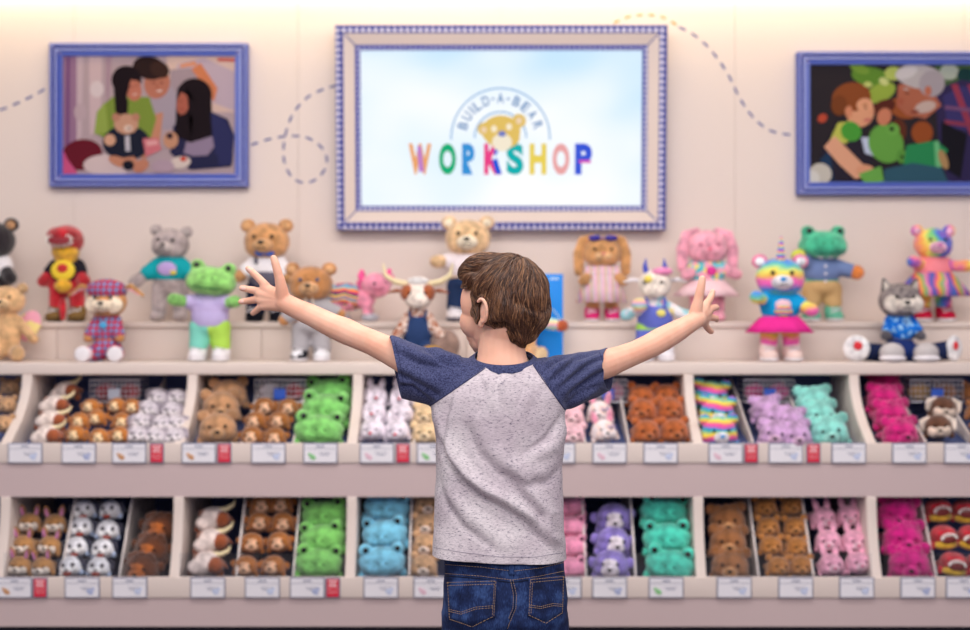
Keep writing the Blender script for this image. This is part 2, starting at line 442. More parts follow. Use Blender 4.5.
for px, t in ((157,'spotted dog card'),(224.5,'sandy bear card'),(403,'white bunny card'),(751,'rainbow bear card'),(813,'lilac bear card')):
    card(px, 1, 9, f'small red sale card on the upper rail right of the {t}')
LC = [(15,1,'tan and white dogs'),(82.5,4,'blue and white dogs'),(130,0,'shaggy brown ape'),(208,0,'brown and white bulls'),(262.5,0,'brown monkeys'),(307.5,4,'green frogs'),(381,0,'blue frogs'),
      (431,3,'beige bears'),(564,0,'pink frogs'),(609.5,4,'purple monkeys'),(666,2,'teal frogs'),(734,0,'curly brown bears'),(795.5,0,'golden brown bears'),(856.5,0,'pink bunnies'),(917.5,4,'magenta bears'),(963,4,'red toothy dinosaurs')]
for px, k, t in LC: card(px, 0, k, f'white price card on the lower rail below the {t}')
for px, t in ((40.5,'tan and white dog card'),(333,'green frog card')): card(px, 0, 9, f'small red sale card on the lower rail right of the {t}')
# ================================================================ frames, pictures, screen
def frame_ring(cx, cz, w_, h_, prof, mats, parent, name, mitre=None):
    """mitred moulding: prof = [(inset, out)], one material index per segment; local coords, y = -out"""
    mb = MB(); co_ = [(-1,-1),(1,-1),(1,1),(-1,1)]; n = len(prof)
    vs = []
    for sx, sz in co_:
        for ins, out in prof: vs.append((sx*(w_/2-ins), -out, sz*(h_/2-ins)))
    for c in range(4):
        for k in range(n-1):
            a = c*n+k; b_ = ((c+1)%4)*n+k
            mb.m = mats[1][k]; o_ = len(mb.v)
            mb.add([vs[a], vs[b_], vs[b_+1], vs[a+1]], [[0,1,2,3]])
    return mb.build(name, mats[0], parent, smooth=False)
def paintmesh(shapes, x0, x1, y0, y1, Y, bg, parent, name, step=.00012, ox=0, oz=0, frm=None):
    """printed picture: flat colour shapes of the print, stacked inside a thin sheet; px coords clipped to the rectangle"""
    cols = []; mb = MB()
    def mi(c):
        c = tuple(int(v*.88) for v in c)
        if c not in cols: cols.append(c)
        return cols.index(c)
    mb.m = mi(bg)
    q = [(x0,y0),(x1,y0),(x1,y1),(x0,y1)]
    mb.add([(xat(x,Y)-ox, 0, zat(y,Y)-oz) for x, y in q]+[(xat(x,Y)-ox, .004, zat(y,Y)-oz) for x, y in q], [[0,1,2,3],[4,7,6,5],[0,4,5,1],[1,5,6,2],[2,6,7,3],[3,7,4,0]])
    d = 0
    for s in shapes:
        d -= step; c = s[-1]; mb.m = mi(c)
        if s[0] == 'e':
            _, cx, cy, rx, ry, rot, _c = s; pts = []
            for i in range(22):
                a = 2*PI*i/22; x = rx*math.cos(a); y = ry*math.sin(a); r_ = math.radians(rot)
                pts.append((cx+x*math.cos(r_)-y*math.sin(r_), cy+x*math.sin(r_)+y*math.cos(r_)))
        else: pts = list(s[1])
        # clip polygon to the rectangle
        for ax, lim, sg in ((0,x0,1),(0,x1,-1),(1,y0,1),(1,y1,-1)):
            out = []
            for i in range(len(pts)):
                a, b_ = pts[i-1], pts[i]; ia = (a[ax]-lim)*sg >= 0; ib = (b_[ax]-lim)*sg >= 0
                if ia != ib:
                    t = (lim-a[ax])/(b_[ax]-a[ax]); out.append((a[0]+(b_[0]-a[0])*t, a[1]+(b_[1]-a[1])*t))
                if ib: out.append(b_)
            pts = out
            if not pts: break
        if len(pts) < 3: continue
        mb.add([(xat(x,Y)-ox, d, zat(y,Y)-oz) for x, y in pts], [list(range(len(pts)))])
    return mb.build(name, [plain(c, .6, .06) for c in cols], parent, smooth=False)
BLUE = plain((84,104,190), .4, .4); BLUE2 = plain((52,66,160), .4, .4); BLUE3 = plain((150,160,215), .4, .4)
def picture(px0, px1, py0, py1, ins, label, bg, shapes, catn='framed picture'):
    Y = YW-.03; s = Y/F; cx, cz = xat((px0+px1)/2, Y), zat((py0+py1)/2, Y); w_, h_ = (px1-px0)*s, (py1-py0)*s
    t = thing('picture_frame', label, catn, (cx, Y, cz))
    I = ins*s
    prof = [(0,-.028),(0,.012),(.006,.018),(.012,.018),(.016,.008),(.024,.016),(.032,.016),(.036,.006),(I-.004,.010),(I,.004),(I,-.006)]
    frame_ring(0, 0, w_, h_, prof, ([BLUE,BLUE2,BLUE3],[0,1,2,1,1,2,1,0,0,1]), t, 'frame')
    k = MB()
    for sx in (-1,1):
        for sz in (-1,1): k.tube([(sx*w_/2*.995,-.0175,sz*h_/2*.995),(sx*(w_/2-I*.95),-.011,sz*(h_/2-I*.95))], .0016, 6)
    k.build('mitre_joint', plain((170,160,205), .4), t)
    paintmesh(shapes, px0+ins-1, px1-ins+1, py0+ins-1, py1-ins+1, Y, bg, t, 'print', ox=cx, oz=cz)
    return t
SKN = (206,140,112); SK2 = (168,100,80); HR = (28,18,24)
def z1(x, y): return (x/2.94, y/2.94)
def E1(x, y, rx, ry, rot, c): return ('e', x/2.94, y/2.94, rx/2.94, ry/2.94, rot, c)
def P1(pts, c): return ('p', [z1(*p) for p in pts], c)
left_shapes = [P1([(186,165),(240,165),(230,420),(186,480)], (158,120,150)), P1([(196,165),(206,165),(204,430),(192,430)], (128,84,132)), P1([(225,165),(245,165),(240,400),(225,420)], (206,182,190)),
  P1([(262,165),(300,165),(296,380),(264,400)], (212,186,190)), P1([(310,165),(330,165),(320,300),(312,300)], (176,146,160)), E1(285,262,20,24,0,(226,210,212)), E1(236,330,18,26,0,(196,172,180)),
  P1([(490,165),(700,165),(700,330),(490,330)], (222,192,180)), P1([(520,190),(600,170),(700,215),(700,330),(620,300),(520,240)], (196,176,190)), P1([(560,205),(590,185),(640,260),(630,300)], (214,130,90)),
  P1([(500,205),(560,200),(590,240),(500,300)], (170,150,160)), P1([(640,170),(695,172),(695,182),(640,180)], (206,90,80)), P1([(530,190),(575,180),(580,192),(530,200)], (226,150,110)),
  E1(240,455,62,45,-12,(108,28,44)), E1(320,485,75,32,0,(222,200,200)), P1([(186,440),(200,470),(230,510),(186,512)], (216,90,140)),
  # man at the back
  P1([(430,270),(500,250),(530,290),(520,380),(450,380)], (172,158,172)), E1(462,245,38,46,10,(190,120,98)), E1(440,200,50,34,12,(44,28,28)), E1(470,205,30,24,30,(60,38,34)), P1([(440,340),(480,330),(470,420),(425,470),(405,455),(440,400)], (204,140,112)),
  # girl in green
  P1([(285,330),(330,285),(440,285),(460,350),(440,420),(330,420),(278,390)], (128,150,62)), P1([(285,330),(310,300),(320,390),(278,395)], (150,172,80)), E1(372,235,44,42,0,HR), P1([(332,225),(345,400),(372,420),(378,300),(345,200)], HR), E1(392,262,24,36,-12,(198,122,100)), P1([(345,215),(390,195),(420,240),(385,235),(372,290),(350,300)], HR),
  # girl right
  P1([(510,370),(600,320),(670,350),(690,400),(680,490),(560,500),(500,450)], (44,44,78)), P1([(560,370),(620,360),(640,420),(600,470),(540,450)], (150,132,158)), E1(572,280,52,50,0,HR), P1([(520,280),(515,400),(560,420),(625,400),(622,290)], HR), E1(540,302,19,36,12,(180,100,82)), P1([(520,260),(548,255),(556,330),(600,400),(560,410),(575,300)], HR),
  P1([(620,330),(660,350),(688,400),(684,480),(640,490),(625,400)], (48,50,96)), P1([(560,460),(640,455),(645,490),(560,495)], (40,42,76)),
  # bear and hands
  E1(372,420,70,52,0,(30,34,52)), E1(372,365,36,30,0,(206,156,130)), E1(342,345,12,12,0,(190,132,110)), E1(400,345,12,12,0,(190,132,110)), E1(378,378,13,10,0,(232,205,190)), E1(380,378,4,3,0,(60,36,36)), E1(324,412,17,17,0,(222,170,140)), P1([(368,400),(382,400),(384,445),(370,445)], (200,196,206)),
  P1([(395,460),(330,470),(345,490),(420,495)], SKN), E1(350,475,32,14,20,SKN), E1(415,488,25,17,-30,(200,134,108)), P1([(420,408),(465,405),(476,440),(430,462)], (214,120,130)), P1([(430,415),(462,412),(466,425),(434,430)], (235,170,170)),
  E1(503,412,22,25,0,(206,150,120)), E1(500,400,10,9,0,(60,40,50)), E1(532,478,30,18,-10,(226,208,200)), E1(540,468,10,7,0,(206,70,50)), E1(378,486,17,15,0,(24,26,40)), E1(480,490,34,20,0,(186,160,176)),
  E1(386,256,6,1.6,-10,(90,44,40)), E1(402,252,4,1.4,-10,(90,44,40)), E1(398,278,7,2.6,-15,(232,200,190)), E1(452,244,7,1.8,5,(90,44,40)), E1(476,244,6,1.8,5,(90,44,40)), E1(470,268,9,3,-5,(236,210,200)), E1(463,256,3,5,10,(170,96,76)), E1(534,298,4,1.6,20,(80,36,34)), E1(536,322,5,2,10,(130,50,50))]
def E2(x, y, rx, ry, rot, c): return ('e', 660+x/3.129, y/3.129, rx/3.129, ry/3.129, rot, c)
def P2(pts, c): return ('p', [(660+x/3.129, y/3.129) for x, y in pts], c)
right_shapes = [P2([(860,205),(1060,205),(1060,300),(860,300)], (70,96,60)), E2(905,225,30,25,0,(170,180,170)), E2(955,235,26,22,0,(24,60,62)), E2(1010,225,30,20,0,(120,150,80)), E2(660,240,62,30,10,(96,140,50)), E2(690,290,50,28,-25,(150,176,70)), E2(625,215,32,14,20,(122,160,60)), E2(730,230,28,22,0,(180,196,100)), E2(700,255,16,11,30,(206,214,140)), E2(650,265,14,9,0,(196,208,120)),
  E2(760,340,48,30,20,(156,84,46)), E2(820,415,34,36,0,(150,78,40)), E2(745,410,26,40,0,(96,50,36)), E2(700,335,38,22,-20,(90,42,34)), E2(508,370,16,13,-30,(190,78,56)), E2(780,300,40,20,0,(60,58,44)),
  # grandfather
  P2([(860,280),(940,250),(1080,262),(1080,575),(900,575),(870,430)], (52,44,84)), P2([(885,300),(940,270),(1080,280),(1080,420),(900,400)], (60,54,110)), P2([(910,265),(930,262),(990,420),(970,425)], (150,60,84)), P2([(960,265),(976,265),(1040,420),(1025,425)], (150,60,84)), P2([(890,330),(1080,350),(1080,362),(890,342)], (120,80,120)), P2([(890,375),(1080,400),(1080,412),(890,388)], (140,60,84)),
  P2([(745,265),(830,255),(880,330),(830,372),(770,360),(740,330)], (178,104,82)), E2(800,310,52,55,0,(176,104,80)), E2(812,240,75,38,8,(186,180,184)), E2(850,262,40,42,30,(166,158,168)), E2(830,335,34,18,-15,(198,176,168)), E2(770,228,36,18,-20,(206,202,206)), E2(838,285,11,16,0,(190,112,88)), P2([(880,380),(960,420),(940,560),(880,520)], (26,24,34)),
  # boy
  P2([(500,480),(560,400),(640,420),(670,500),(600,570),(520,565)], (44,38,52)), P2([(500,500),(530,470),(545,565),(520,560)], (36,60,92)), E2(625,350,44,48,0,(226,160,122)), E2(598,308,62,50,-10,(140,76,40)), E2(560,330,26,32,0,(122,66,36)), E2(640,330,26,22,0,(232,168,130)), E2(590,350,12,18,0,(214,140,106)), P2([(600,350),(662,340),(668,360),(640,392),(598,378)], (228,164,128)), E2(648,376,13,6,-10,(206,120,110)),
  P2([(556,385),(600,378),(612,420),(580,450),(530,440)], (196,200,90)), E2(597,412,33,30,30,(76,160,60)), P2([(512,460),(545,425),(640,520),(662,520),(660,548),(610,560),(560,515)], (230,170,138)), E2(640,535,28,20,0,(226,160,126)),
  # frog toy and green things
  P2([(628,430),(660,430),(670,490),(640,480)], (196,206,232)), E2(706,450,54,62,-25,(104,166,72)), E2(728,405,20,19,0,(112,176,78)), E2(756,490,17,22,0,(92,152,64)), E2(724,404,8,7,0,(30,40,30)), E2(756,492,5,6,0,(30,40,30)), E2(700,366,22,28,20,(206,130,100)), P2([(770,455),(860,440),(900,470),(850,545),(760,520)], (44,140,86)), P2([(856,445),(870,440),(882,520),(862,535)], (110,190,130)), P2([(700,530),(790,510),(880,525),(900,570),(700,570)], (50,90,110)), P2([(620,545),(690,520),(700,568),(640,575)], (110,176,80)),
  E2(500,545,36,34,0,(206,200,190)), E2(478,560,20,26,0,(224,222,216)), E2(885,500,13,32,-20,(176,140,96)),
  E2(642,338,5,2.4,0,(70,40,34)), E2(640,328,8,2,-10,(140,80,44)), E2(664,352,6,5,0,(222,150,120)), E2(772,292,7,2.4,15,(80,40,34)), E2(768,280,10,3,10,(190,170,168)), E2(752,318,8,10,20,(170,92,70)), E2(796,350,13,4,-10,(120,52,46))]
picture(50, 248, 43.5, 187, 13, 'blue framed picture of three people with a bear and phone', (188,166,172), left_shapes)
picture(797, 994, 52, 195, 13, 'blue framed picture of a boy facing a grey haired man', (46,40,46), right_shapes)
# ---- screen with its checked frame
Y = YW-.07; s = Y/F; px0, px1, py0, py1 = 336.5, 666, 27, 230
scx, scz = xat((px0+px1)/2, Y), zat((py0+py1)/2, Y); w_, h_ = (px1-px0)*s, (py1-py0)*s
scr = thing('framed_screen', 'large lit screen in a cream frame with blue gingham edging', 'screen', (scx, Y, scz))
scr.rotation_euler = (math.radians(3.6), 0, 0)
G1 = gingham('gingham_edge', (232,228,236), (112,116,186), (20,26,120), .026)
G2 = gingham('gingham_inner', (226,224,236), (96,104,184), (20,28,126), .021)
CF = plain((222,206,196), .5); NL = plain((70,78,160), .5)
I = 24.5*s
prof = [(0,-.04),(0,.02),(.004,.024),(.030,.026),(.033,.022),(.078,.010),(.081,.012),(I-.004,.012),(I-.001,.010),(I,-.004)]
frame_ring(0, 0, w_, h_, prof, ([NL,G1,CF,G2],[0,0,1,0,2,0,3,0,0]), scr, 'frame')
k = MB()
for sx in (-1,1):
    for sz in (-1,1): k.tube([(sx*w_/2*.998,-.026,sz*h_/2*.998),(sx*(w_/2-.081),-.013,sz*(h_/2-.081))], .0022, 6)
k.build('mitre_joint', NL, scr)
def screenmat():
    m = bpy.data.materials.new('lit_screen'); m.use_nodes = True; nt = m.node_tree; nt.nodes.clear()
    o = N(nt, 'ShaderNodeOutputMaterial'); e = N(nt, 'ShaderNodeEmission'); v = coords(nt, (1.1,1,1.6))
    n = N(nt, 'ShaderNodeTexNoise'); n.inputs['Scale'].default_value = 1.5; n.inputs['Detail'].default_value = 1.5; nt.links.new(v, n.inputs['Vector'])
    tc = N(nt, 'ShaderNodeTexCoord'); sx = N(nt, 'ShaderNodeSeparateXYZ'); nt.links.new(tc.outputs['Object'], sx.inputs[0])
    a = N(nt, 'ShaderNodeMath', operation='MULTIPLY_ADD'); a.inputs[1].default_value = .55; nt.links.new(sx.outputs['Z'], a.inputs[0]); nt.links.new(n.outputs['Fac'], a.inputs[2])
    ab = N(nt, 'ShaderNodeMath', operation='ABSOLUTE'); nt.links.new(sx.outputs['X'], ab.inputs[0])
    a2 = N(nt, 'ShaderNodeMath', operation='MULTIPLY_ADD'); a2.inputs[1].default_value = .14; nt.links.new(ab.outputs[0], a2.inputs[0]); nt.links.new(a.outputs[0], a2.inputs[2])
    r = ramp(nt, [(.42, (252,253,255)), (.60, (232,245,255)), (.80, (194,228,255))]); nt.links.new(a2.outputs[0], r.inputs[0])
    nt.links.new(r.outputs[0], e.inputs[0]); e.inputs[1].default_value = .80; nt.links.new(e.outputs[0], o.inputs[0]); return m
MB().box((-(w_/2-I),-.004,-(h_/2-I)),(w_/2-I,.01,h_/2-I)).build('display', screenmat(), scr, smooth=False)
def emat(c, st=.74):
    k_ = ('e', c)
    if k_ in MC: return MC[k_]
    m = bpy.data.materials.new('lit_%d_%d_%d' % c); m.use_nodes = True; nt = m.node_tree; nt.nodes.clear()
    o = N(nt, 'ShaderNodeOutputMaterial'); e = N(nt, 'ShaderNodeEmission'); e.inputs[0].default_value = (*lin(c), 1); e.inputs[1].default_value = st
    nt.links.new(e.outputs[0], o.inputs[0]); MC[k_] = m; return m
def S(px, py, d=-.0052): return (xat(px, Y)-scx, d, zat(py, Y)-scz)
def text(ch, px, py, hpx, wpx, rot, mat_, name='letter', bold=.0, d=-.0055):
    cu = bpy.data.curves.new('t', 'FONT'); cu.body = ch; cu.size = 1; cu.align_x = 'CENTER'; cu.align_y = 'CENTER'; cu.extrude = .02; cu.offset = bold
    o = bpy.data.objects.new('t', cu); COL.objects.link(o); bpy.context.view_layer.update()
    me = bpy.data.meshes.new_from_object(o.evaluated_get(bpy.context.evaluated_depsgraph_get())); bpy.data.objects.remove(o)
    co_ = np.empty(len(me.vertices)*3); me.vertices.foreach_get('co', co_); co_ = co_.reshape(-1, 3)
    mn, mxx = co_.min(0), co_.max(0); c = (mn+mxx)/2; ext = mxx-mn
    q = (co_-c)/np.array([ext[0], ext[1], 1]); q[:,0] *= wpx*s; q[:,1] *= hpx*s
    cr, sr = math.cos(rot), math.sin(rot)
    x = q[:,0]*cr-q[:,1]*sr; z = q[:,0]*sr+q[:,1]*cr; b0 = S(px, py, d)
    out = np.stack([x+b0[0], np.full_like(x, d)-q[:,2]*.02, z+b0[2]], 1)
    me.vertices.foreach_set('co', out.ravel()); me.materials.clear(); me.materials.append(mat_)
    oo = bpy.data.objects.new(name, me); COL.objects.link(oo); oo.parent = scr; return oo
wcols = [(242,170,110),(30,176,120),(60,150,220),(240,70,140),(30,180,180),(240,214,90),(240,170,170),(60,90,220)]
xs = [420,447.5,470.5,492.5,515,538,561,583.5]
for ch, x, c in zip('WORKSHOP', xs, wcols): text(ch, x, 159, 31, 17 if ch != 'W' else 23, 0, emat(c), 'letter', .055)
# coloured overlaps inside W, K and P
def strip(pts, c, name, d=-.0066):
    mb = MB(); q = [S(x, y, d) for x, y in pts]; mb.add(q+[(a, b+.0006, z) for a, b, z in q], [[0,1,2,3],[7,6,5,4],[0,4,5,1],[1,5,6,2],[2,6,7,3],[3,7,4,0]])
    o = mb.build(name, emat(c), scr, smooth=False); return o
strip([(417,146),(421,146),(424,172),(419,172)], (196,130,210), 'letter_accent'); strip([(492,160),(497,158),(502,174),(496,174)], (40,90,220), 'letter_accent'); strip([(579,160),(591,160),(591,163),(579,163)], (226,90,190), 'letter_accent')
strip([(494,150),(499,143.5),(502.5,143.5),(495,157)], (40,90,220), 'letter_accent')
AB = emat((130,178,222))
acx, acy = 500.5, 138
lets = 'BUILD·A·BEAR'; angs = [162,147,136,126,112,101,90,79,66,51,36,19]
for ch, a in zip(lets, angs):
    a_ = math.radians(a); r_ = 39.5
    text(ch, acx+r_*math.cos(a_), acy-r_*math.sin(a_), 10 if ch != '·' else 2.2, (6.8 if ch != 'I' else 1.8) if ch != '·' else 3.5, a_-PI/2, emat((98,140,192)), 'letter', .018)
def arc(r_, wd, a0, a1, mat_, name):
    mb = MB(); n = 40; vs = []; fs = []
    for i in range(n+1):
        a = math.radians(a0+(a1-a0)*i/n)
        for rr in (r_, r_+wd):
            vs += [S(acx+rr*math.cos(a), acy-rr*math.sin(a), -.0060), S(acx+rr*math.cos(a), acy-rr*math.sin(a), -.0045)]
    for i in range(n):
        a = i*4; b = a+4; fs += [[a,a+2,b+2,b],[a+1,b+1,b+3,a+3],[a,b,b+1,a+1],[a+2,a+3,b+3,b+2]]
    mb.add(vs, fs).build(name, mat_, scr, smooth=False)
arc(48.5, 1.5, -2, 182, AB, 'logo_arch'); arc(25, 1.6, 0, 180, AB, 'logo_arch')
def disc(px, py, rx, ry, c, d, name, rot=0):
    mb = MB(); p0 = S(px, py, d); mb.ball(p0, (rx*s, .0006, ry*s), (0, rot, 0), 24, 12); return mb.build(name, emat(c), scr)
GB = (232,196,104)
disc(484,129,6.5,6.5,GB,-.0072,'logo_ear'); disc(519,121,7,7,GB,-.0072,'logo_ear'); disc(484,130,3,3.2,(244,214,180),-.008,'logo_ear'); disc(519,121,3.2,3.4,(244,214,180),-.008,'logo_ear')
disc(501,131,19.5,15.5,GB,-.0078,'logo_bear_face'); disc(503,137,17,12,GB,-.0079,'logo_bear_face'); disc(502,142.5,10,9,(250,238,214),-.0088,'logo_muzzle'); disc(502,134,4,3,(120,130,200),-.0096,'logo_nose'); disc(494,129,3,3.4,(255,240,210),-.0088,'logo_eye'); disc(509,127,3,3.4,(255,240,210),-.0088,'logo_eye')
# ================================================================ lights
def area(name, loc, rot, size, sy, power, col=(1,1,1), spread=None):
    l = bpy.data.lights.new(name, 'AREA'); l.shape = 'RECTANGLE'; l.size = size; l.size_y = sy; l.energy = power; l.color = col
    if spread: l.spread = spread
    o = bpy.data.objects.new(name, l); COL.objects.link(o); o.location = loc; o.rotation_euler = rot; return o
area('cove_lamp', (0, 5.47, 2.60), (math.radians(40), 0, 0), 6.2, .03, 8.5, (1,.76,.38))
area('cove_strip', (0, 5.575, 2.535), (math.radians(70), 0, 0), 6.2, .02, 3.2, (.86,.93,1))
area('ceiling_lamp_front', (0, 3.55, 3.05), (math.radians(22), 0, 0), 4.6, .9, 72, (1,.94,.90))
area('ceiling_lamp_middle', (-.2, 1.7, 3.05), (math.radians(8), 0, 0), 3.5, .8, 42, (1,.95,.92))
area('fill_lamp_back', (.4, -.7, 2.9), (math.radians(48), 0, 0), 4.0, 1.4, 95, (1,.93,.93))  # unseen fill added behind the camera to brighten the shelf fronts
wd = bpy.data.worlds.new('world'); sc.world = wd; wd.use_nodes = True
wd.node_tree.nodes['Background'].inputs[0].default_value = (.82,.78,.90,1); wd.node_tree.nodes['Background'].inputs[1].default_value = .35
# ================================================================ plush toys
HV = lambda h: Vector((h*1.14, h*1.10, h*1.035))
BLK = plain((18,16,22), .25, .5, name='black_bead'); WHT = cloth((236,232,236)); 
def figure(name, label, px, Y, pyfoot, H, rz=0, fur_=None, head='bear', pose='stand', arms=None, hrot=(0,0,0), muz=None, ear=None, ear_in=None, eye=BLK, nose=BLK, clothes=(), hs=1., zoff=None, headm=None, handm=None, footm=None, cat=None, stretch=1.):
    H = HV(H*(1.10 if pose == 'sit' else 1.0)); hs *= 1.13
    z = ZU if Y > 5.27 else ZL
    t = thing(name, label, cat or name.replace('_', ' '), (xat(px, Y), Y, z), rz)
    sit = pose == 'sit'
    hz = .785; ty = .46; tz = .20
    if sit: hz = .76; ty = .36; tz = .27
    sh = .58 if not sit else .52
    arms = arms or [(-.25,-.05,.40), (.25,-.05,.40)]
    hm = headm or fur_
    # body with limbs
    b = MB(); b.ball((0,0,ty), (.155,.125,tz))
    b.tube([(0,0,ty+tz*.6),(0,0,hz-.06)], [.10,.09])
    for k, sgn in ((0,-1),(1,1)):
        a = Vector(arms[k]); s0 = Vector((sgn*.11, 0, sh)); mid = s0.lerp(a, .5)+Vector((0,-.02,-.01))
        b.tube([s0, mid, a], [.058,.056,.066])
        if not sit:
            b.tube([(sgn*.085,0,.36),(sgn*.095,0,.2),(sgn*.10,-.01,.07)], [.085,.076,.068]); b.ball((sgn*.105,-.055,.05), (.068,.105,.05))
        else:
            b.tube([(sgn*.09,-.02,.11),(sgn*.14,-.16,.10),(sgn*.17,-.30,.085)], [.10,.09,.075]); b.ball((sgn*.18,-.335,.10), (.082,.05,.10))
    b.build('body', fur_, t, H, remesh=.0075, sm=4)
    # head
    R = Euler(tuple(math.radians(v) for v in hrot)).to_matrix(); nk = Vector((0,0,hz-.10))
    tf = lambda v: R@(((v-Vector((0,0,hz)))*hs)+Vector((0,0,hz))-nk)+nk
    def hb(mb, nm, m, par, **k): return mb.build(nm, m, par, H, tf=tf, **k)
    h = MB()
    if head == 'frog':
        h.ball((0,-.02,hz-.01), (.205,.165,.135)).ball((0,-.08,hz-.04), (.19,.12,.09)); 
        for s in (-1,1): h.ball((s*.125,-.02,hz+.115), (.06,.055,.06))
    elif head == 'dino':
        h.ball((0,0,hz+.05), (.13,.13,.13)).ball((0,-.06,hz+.09), (.13,.17,.075))
    elif head == 'cow':
        h.ball((0,0,hz+.01), (.155,.14,.15)).ball((0,-.10,hz-.05), (.105,.09,.085))
    elif head == 'axo': h.ball((0,-.02,hz), (.2,.16,.16))
    else:
        h.ball((0,0,hz), (.185,.155,.165)).ball((0,-.02,hz-.05), (.175,.14,.11))
    ho = hb(h, 'head', hm, t, remesh=.0075, sm=3)
    def sub(nm, m, c, r, rot=None): return hb(MB().ball(c, r, rot), nm, m, ho)
    if head in ('bear','husky','pup'):
        for s in (-1,1):
            if head == 'bear':
                e = hb(MB().ball((s*.15,.0,hz+.135), (.062,.035,.06), (0,s*.5,0)), 'ear', ear or hm, ho)
                sub('inner_ear', ear_in or muz or hm, (s*.152,-.026,hz+.132), (.038,.014,.037), (0,s*.5,0))
            elif head == 'husky':
                hb(MB().tube([(s*.11,.0,hz+.10),(s*.135,0,hz+.19)], [.055,.018], flat=.6, up=(0,1,0)), 'ear', ear or hm, ho)
                hb(MB().tube([(s*.113,-.03,hz+.11),(s*.133,-.022,hz+.17)], [.032,.01], flat=.4, up=(0,1,0)), 'inner_ear', ear_in, ho)
            else:
                hb(MB().tube([(s*.13,.0,hz+.12),(s*.22,-.02,hz+.155),(s*.32,-.03,hz+.07)], [.03,.052,.032], flat=.45, up=(0,0,1)), 'ear', ear or hm, ho)
                hb(MB().tube([(s*.17,-.03,hz+.118),(s*.23,-.045,hz+.115),(s*.29,-.05,hz+.07)], [.02,.036,.02], flat=.35, up=(0,0,1)), 'inner_ear', ear_in, ho)
        if head != 'bear': 
            for s in (-1,1): sub('face_patch', muz, (s*.085,-.105,hz-.035), (.085,.055,.085))
        sub('muzzle', muz or hm, (0,-.15,hz-.045), (.082,.07,.062)); sub('nose', nose, (0,-.215,hz-.02), (.026,.014,.018))
        hb(MB().tube([(-.03,-.213,hz-.068),(0,-.219,hz-.058),(.03,-.213,hz-.068)], .004, 6), 'mouth', BLK, ho)
        for s in (-1,1): sub('eye', eye, (s*.07,-.148,hz+.035), .0165)
    elif head == 'frog':
        for s in (-1,1): sub('eye', eye, (s*.125,-.075,hz+.118), (.024,.014,.024))
        hb(MB().tube([(-.16,-.115,hz-.055),(-.09,-.172,hz-.075),(0,-.202,hz-.08),(.09,-.172,hz-.075),(.16,-.115,hz-.055)], .005, 6), 'mouth', plain((40,110,60) if muz is None else (20,110,100), .7), ho)
        for s in (-1,1): sub('nostril', plain((40,90,50), .6), (s*.035,-.183,hz+.005), .008)
    elif head == 'bunny':
        for s in (-1,1):
            hb(MB().tube([(s*.09,.0,hz+.15),(s*.175,-.01,hz+.12),(s*.215,-.02,hz-.02),(s*.215,-.03,hz-.20)], [.035,.05,.056,.045], flat=.55, up=(0,1,0)), 'ear', ear or hm, ho)
            sub('eye', eye, (s*.075,-.142,hz+.02), .0155)
            sub('cheek', muz or hm, (s*.035,-.14,hz-.05), (.045,.04,.038))
        sub('nose', nose, (0,-.182,hz-.025), (.02,.012,.014))
    elif head == 'cow':
        for s in (-1,1):
            hb(MB().tube([(s*.13,.0,hz+.05),(s*.2,-.01,hz+.06),(s*.27,-.02,hz+.04)], [.025,.045,.02], flat=.5, up=(0,0,1)), 'ear', ear or hm, ho)
            sub('eye', eye, (s*.075,-.122,hz+.03), .017)
            sub('nostril', plain((150,110,110), .6), (s*.035,-.185,hz-.05), .008)
    elif head == 'axo': 
        for s in (-1,1): sub('eye', eye, (s*.11,-.14,hz), .02)
    # clothes
    for c in clothes:
        k, m = c[0], c[1]; mb = MB()
        if k == 'shirt':
            mb.ball((0,0,ty+.045), (.172,.143,tz*.82))
            mb.tube([(0,0,sh),(0,0,sh+.05)], [.125,.10])
            for q, sgn in ((0,-1),(1,1)):
                a = Vector(arms[q]); s0 = Vector((sgn*.10,0,sh)); f = c[2] if len(c) > 2 else .45
                mid = s0.lerp(a, .5)+Vector((0,-.02,-.01)); e = s0.lerp(mid, min(1, f*2)) if f <= .5 else mid.lerp(a, f*2-1)
                mb.tube([s0, s0.lerp(mid, .5) if f <= .5 else mid, e], [.078,.076,.078])
            mb.build('shirt', m, t, H, remesh=.0075, sm=3)
        elif k == 'suit':   # dungarees / onesie body
            mb.ball((0,0,ty-.015), (.172,.145,tz*.93)); hasp = any(q[0] == 'pants' for q in clothes)
            if sit:
                for sgn in (-1,1): mb.tube([(sgn*.09,-.02,.11),(sgn*.14,-.16,.10),(sgn*.155,-.22,.095)], [.117,.105,.098])
            elif not hasp:
                for sgn in (-1,1): mb.tube([(sgn*.087,0,.34),(sgn*.097,0,.19)], [.10,.092])
            mb.build('dungarees', m, t, H, remesh=.0075, sm=3)
            for sgn in (-1,1): MB().tube([(sgn*.075,-.12,ty+tz*.55),(sgn*.085,-.09,sh+.03),(sgn*.08,-.02,sh+.085),(sgn*.08,.08,sh+.04)], .018, 8, flat=.6).build('strap', m, t, H)
        elif k == 'pants':
            if any(q[0] == 'suit' for q in clothes): mb.ball((0,0,.33), (.15,.12,.09))
            else: mb.ball((0,0,.36), (.168,.14,.11))
            lo = c[2] if len(c) > 2 else .12
            for sgn in (-1,1):
                if sit: mb.tube([(sgn*.09,-.02,.11),(sgn*.14,-.16,.10),(sgn*.16,-.24,.095)], [.117,.105,.095])
                else: mb.tube([(sgn*.087,0,.34),(sgn*.093,0,.22),(sgn*.10,-.005,lo)], [.10,.09,.088])
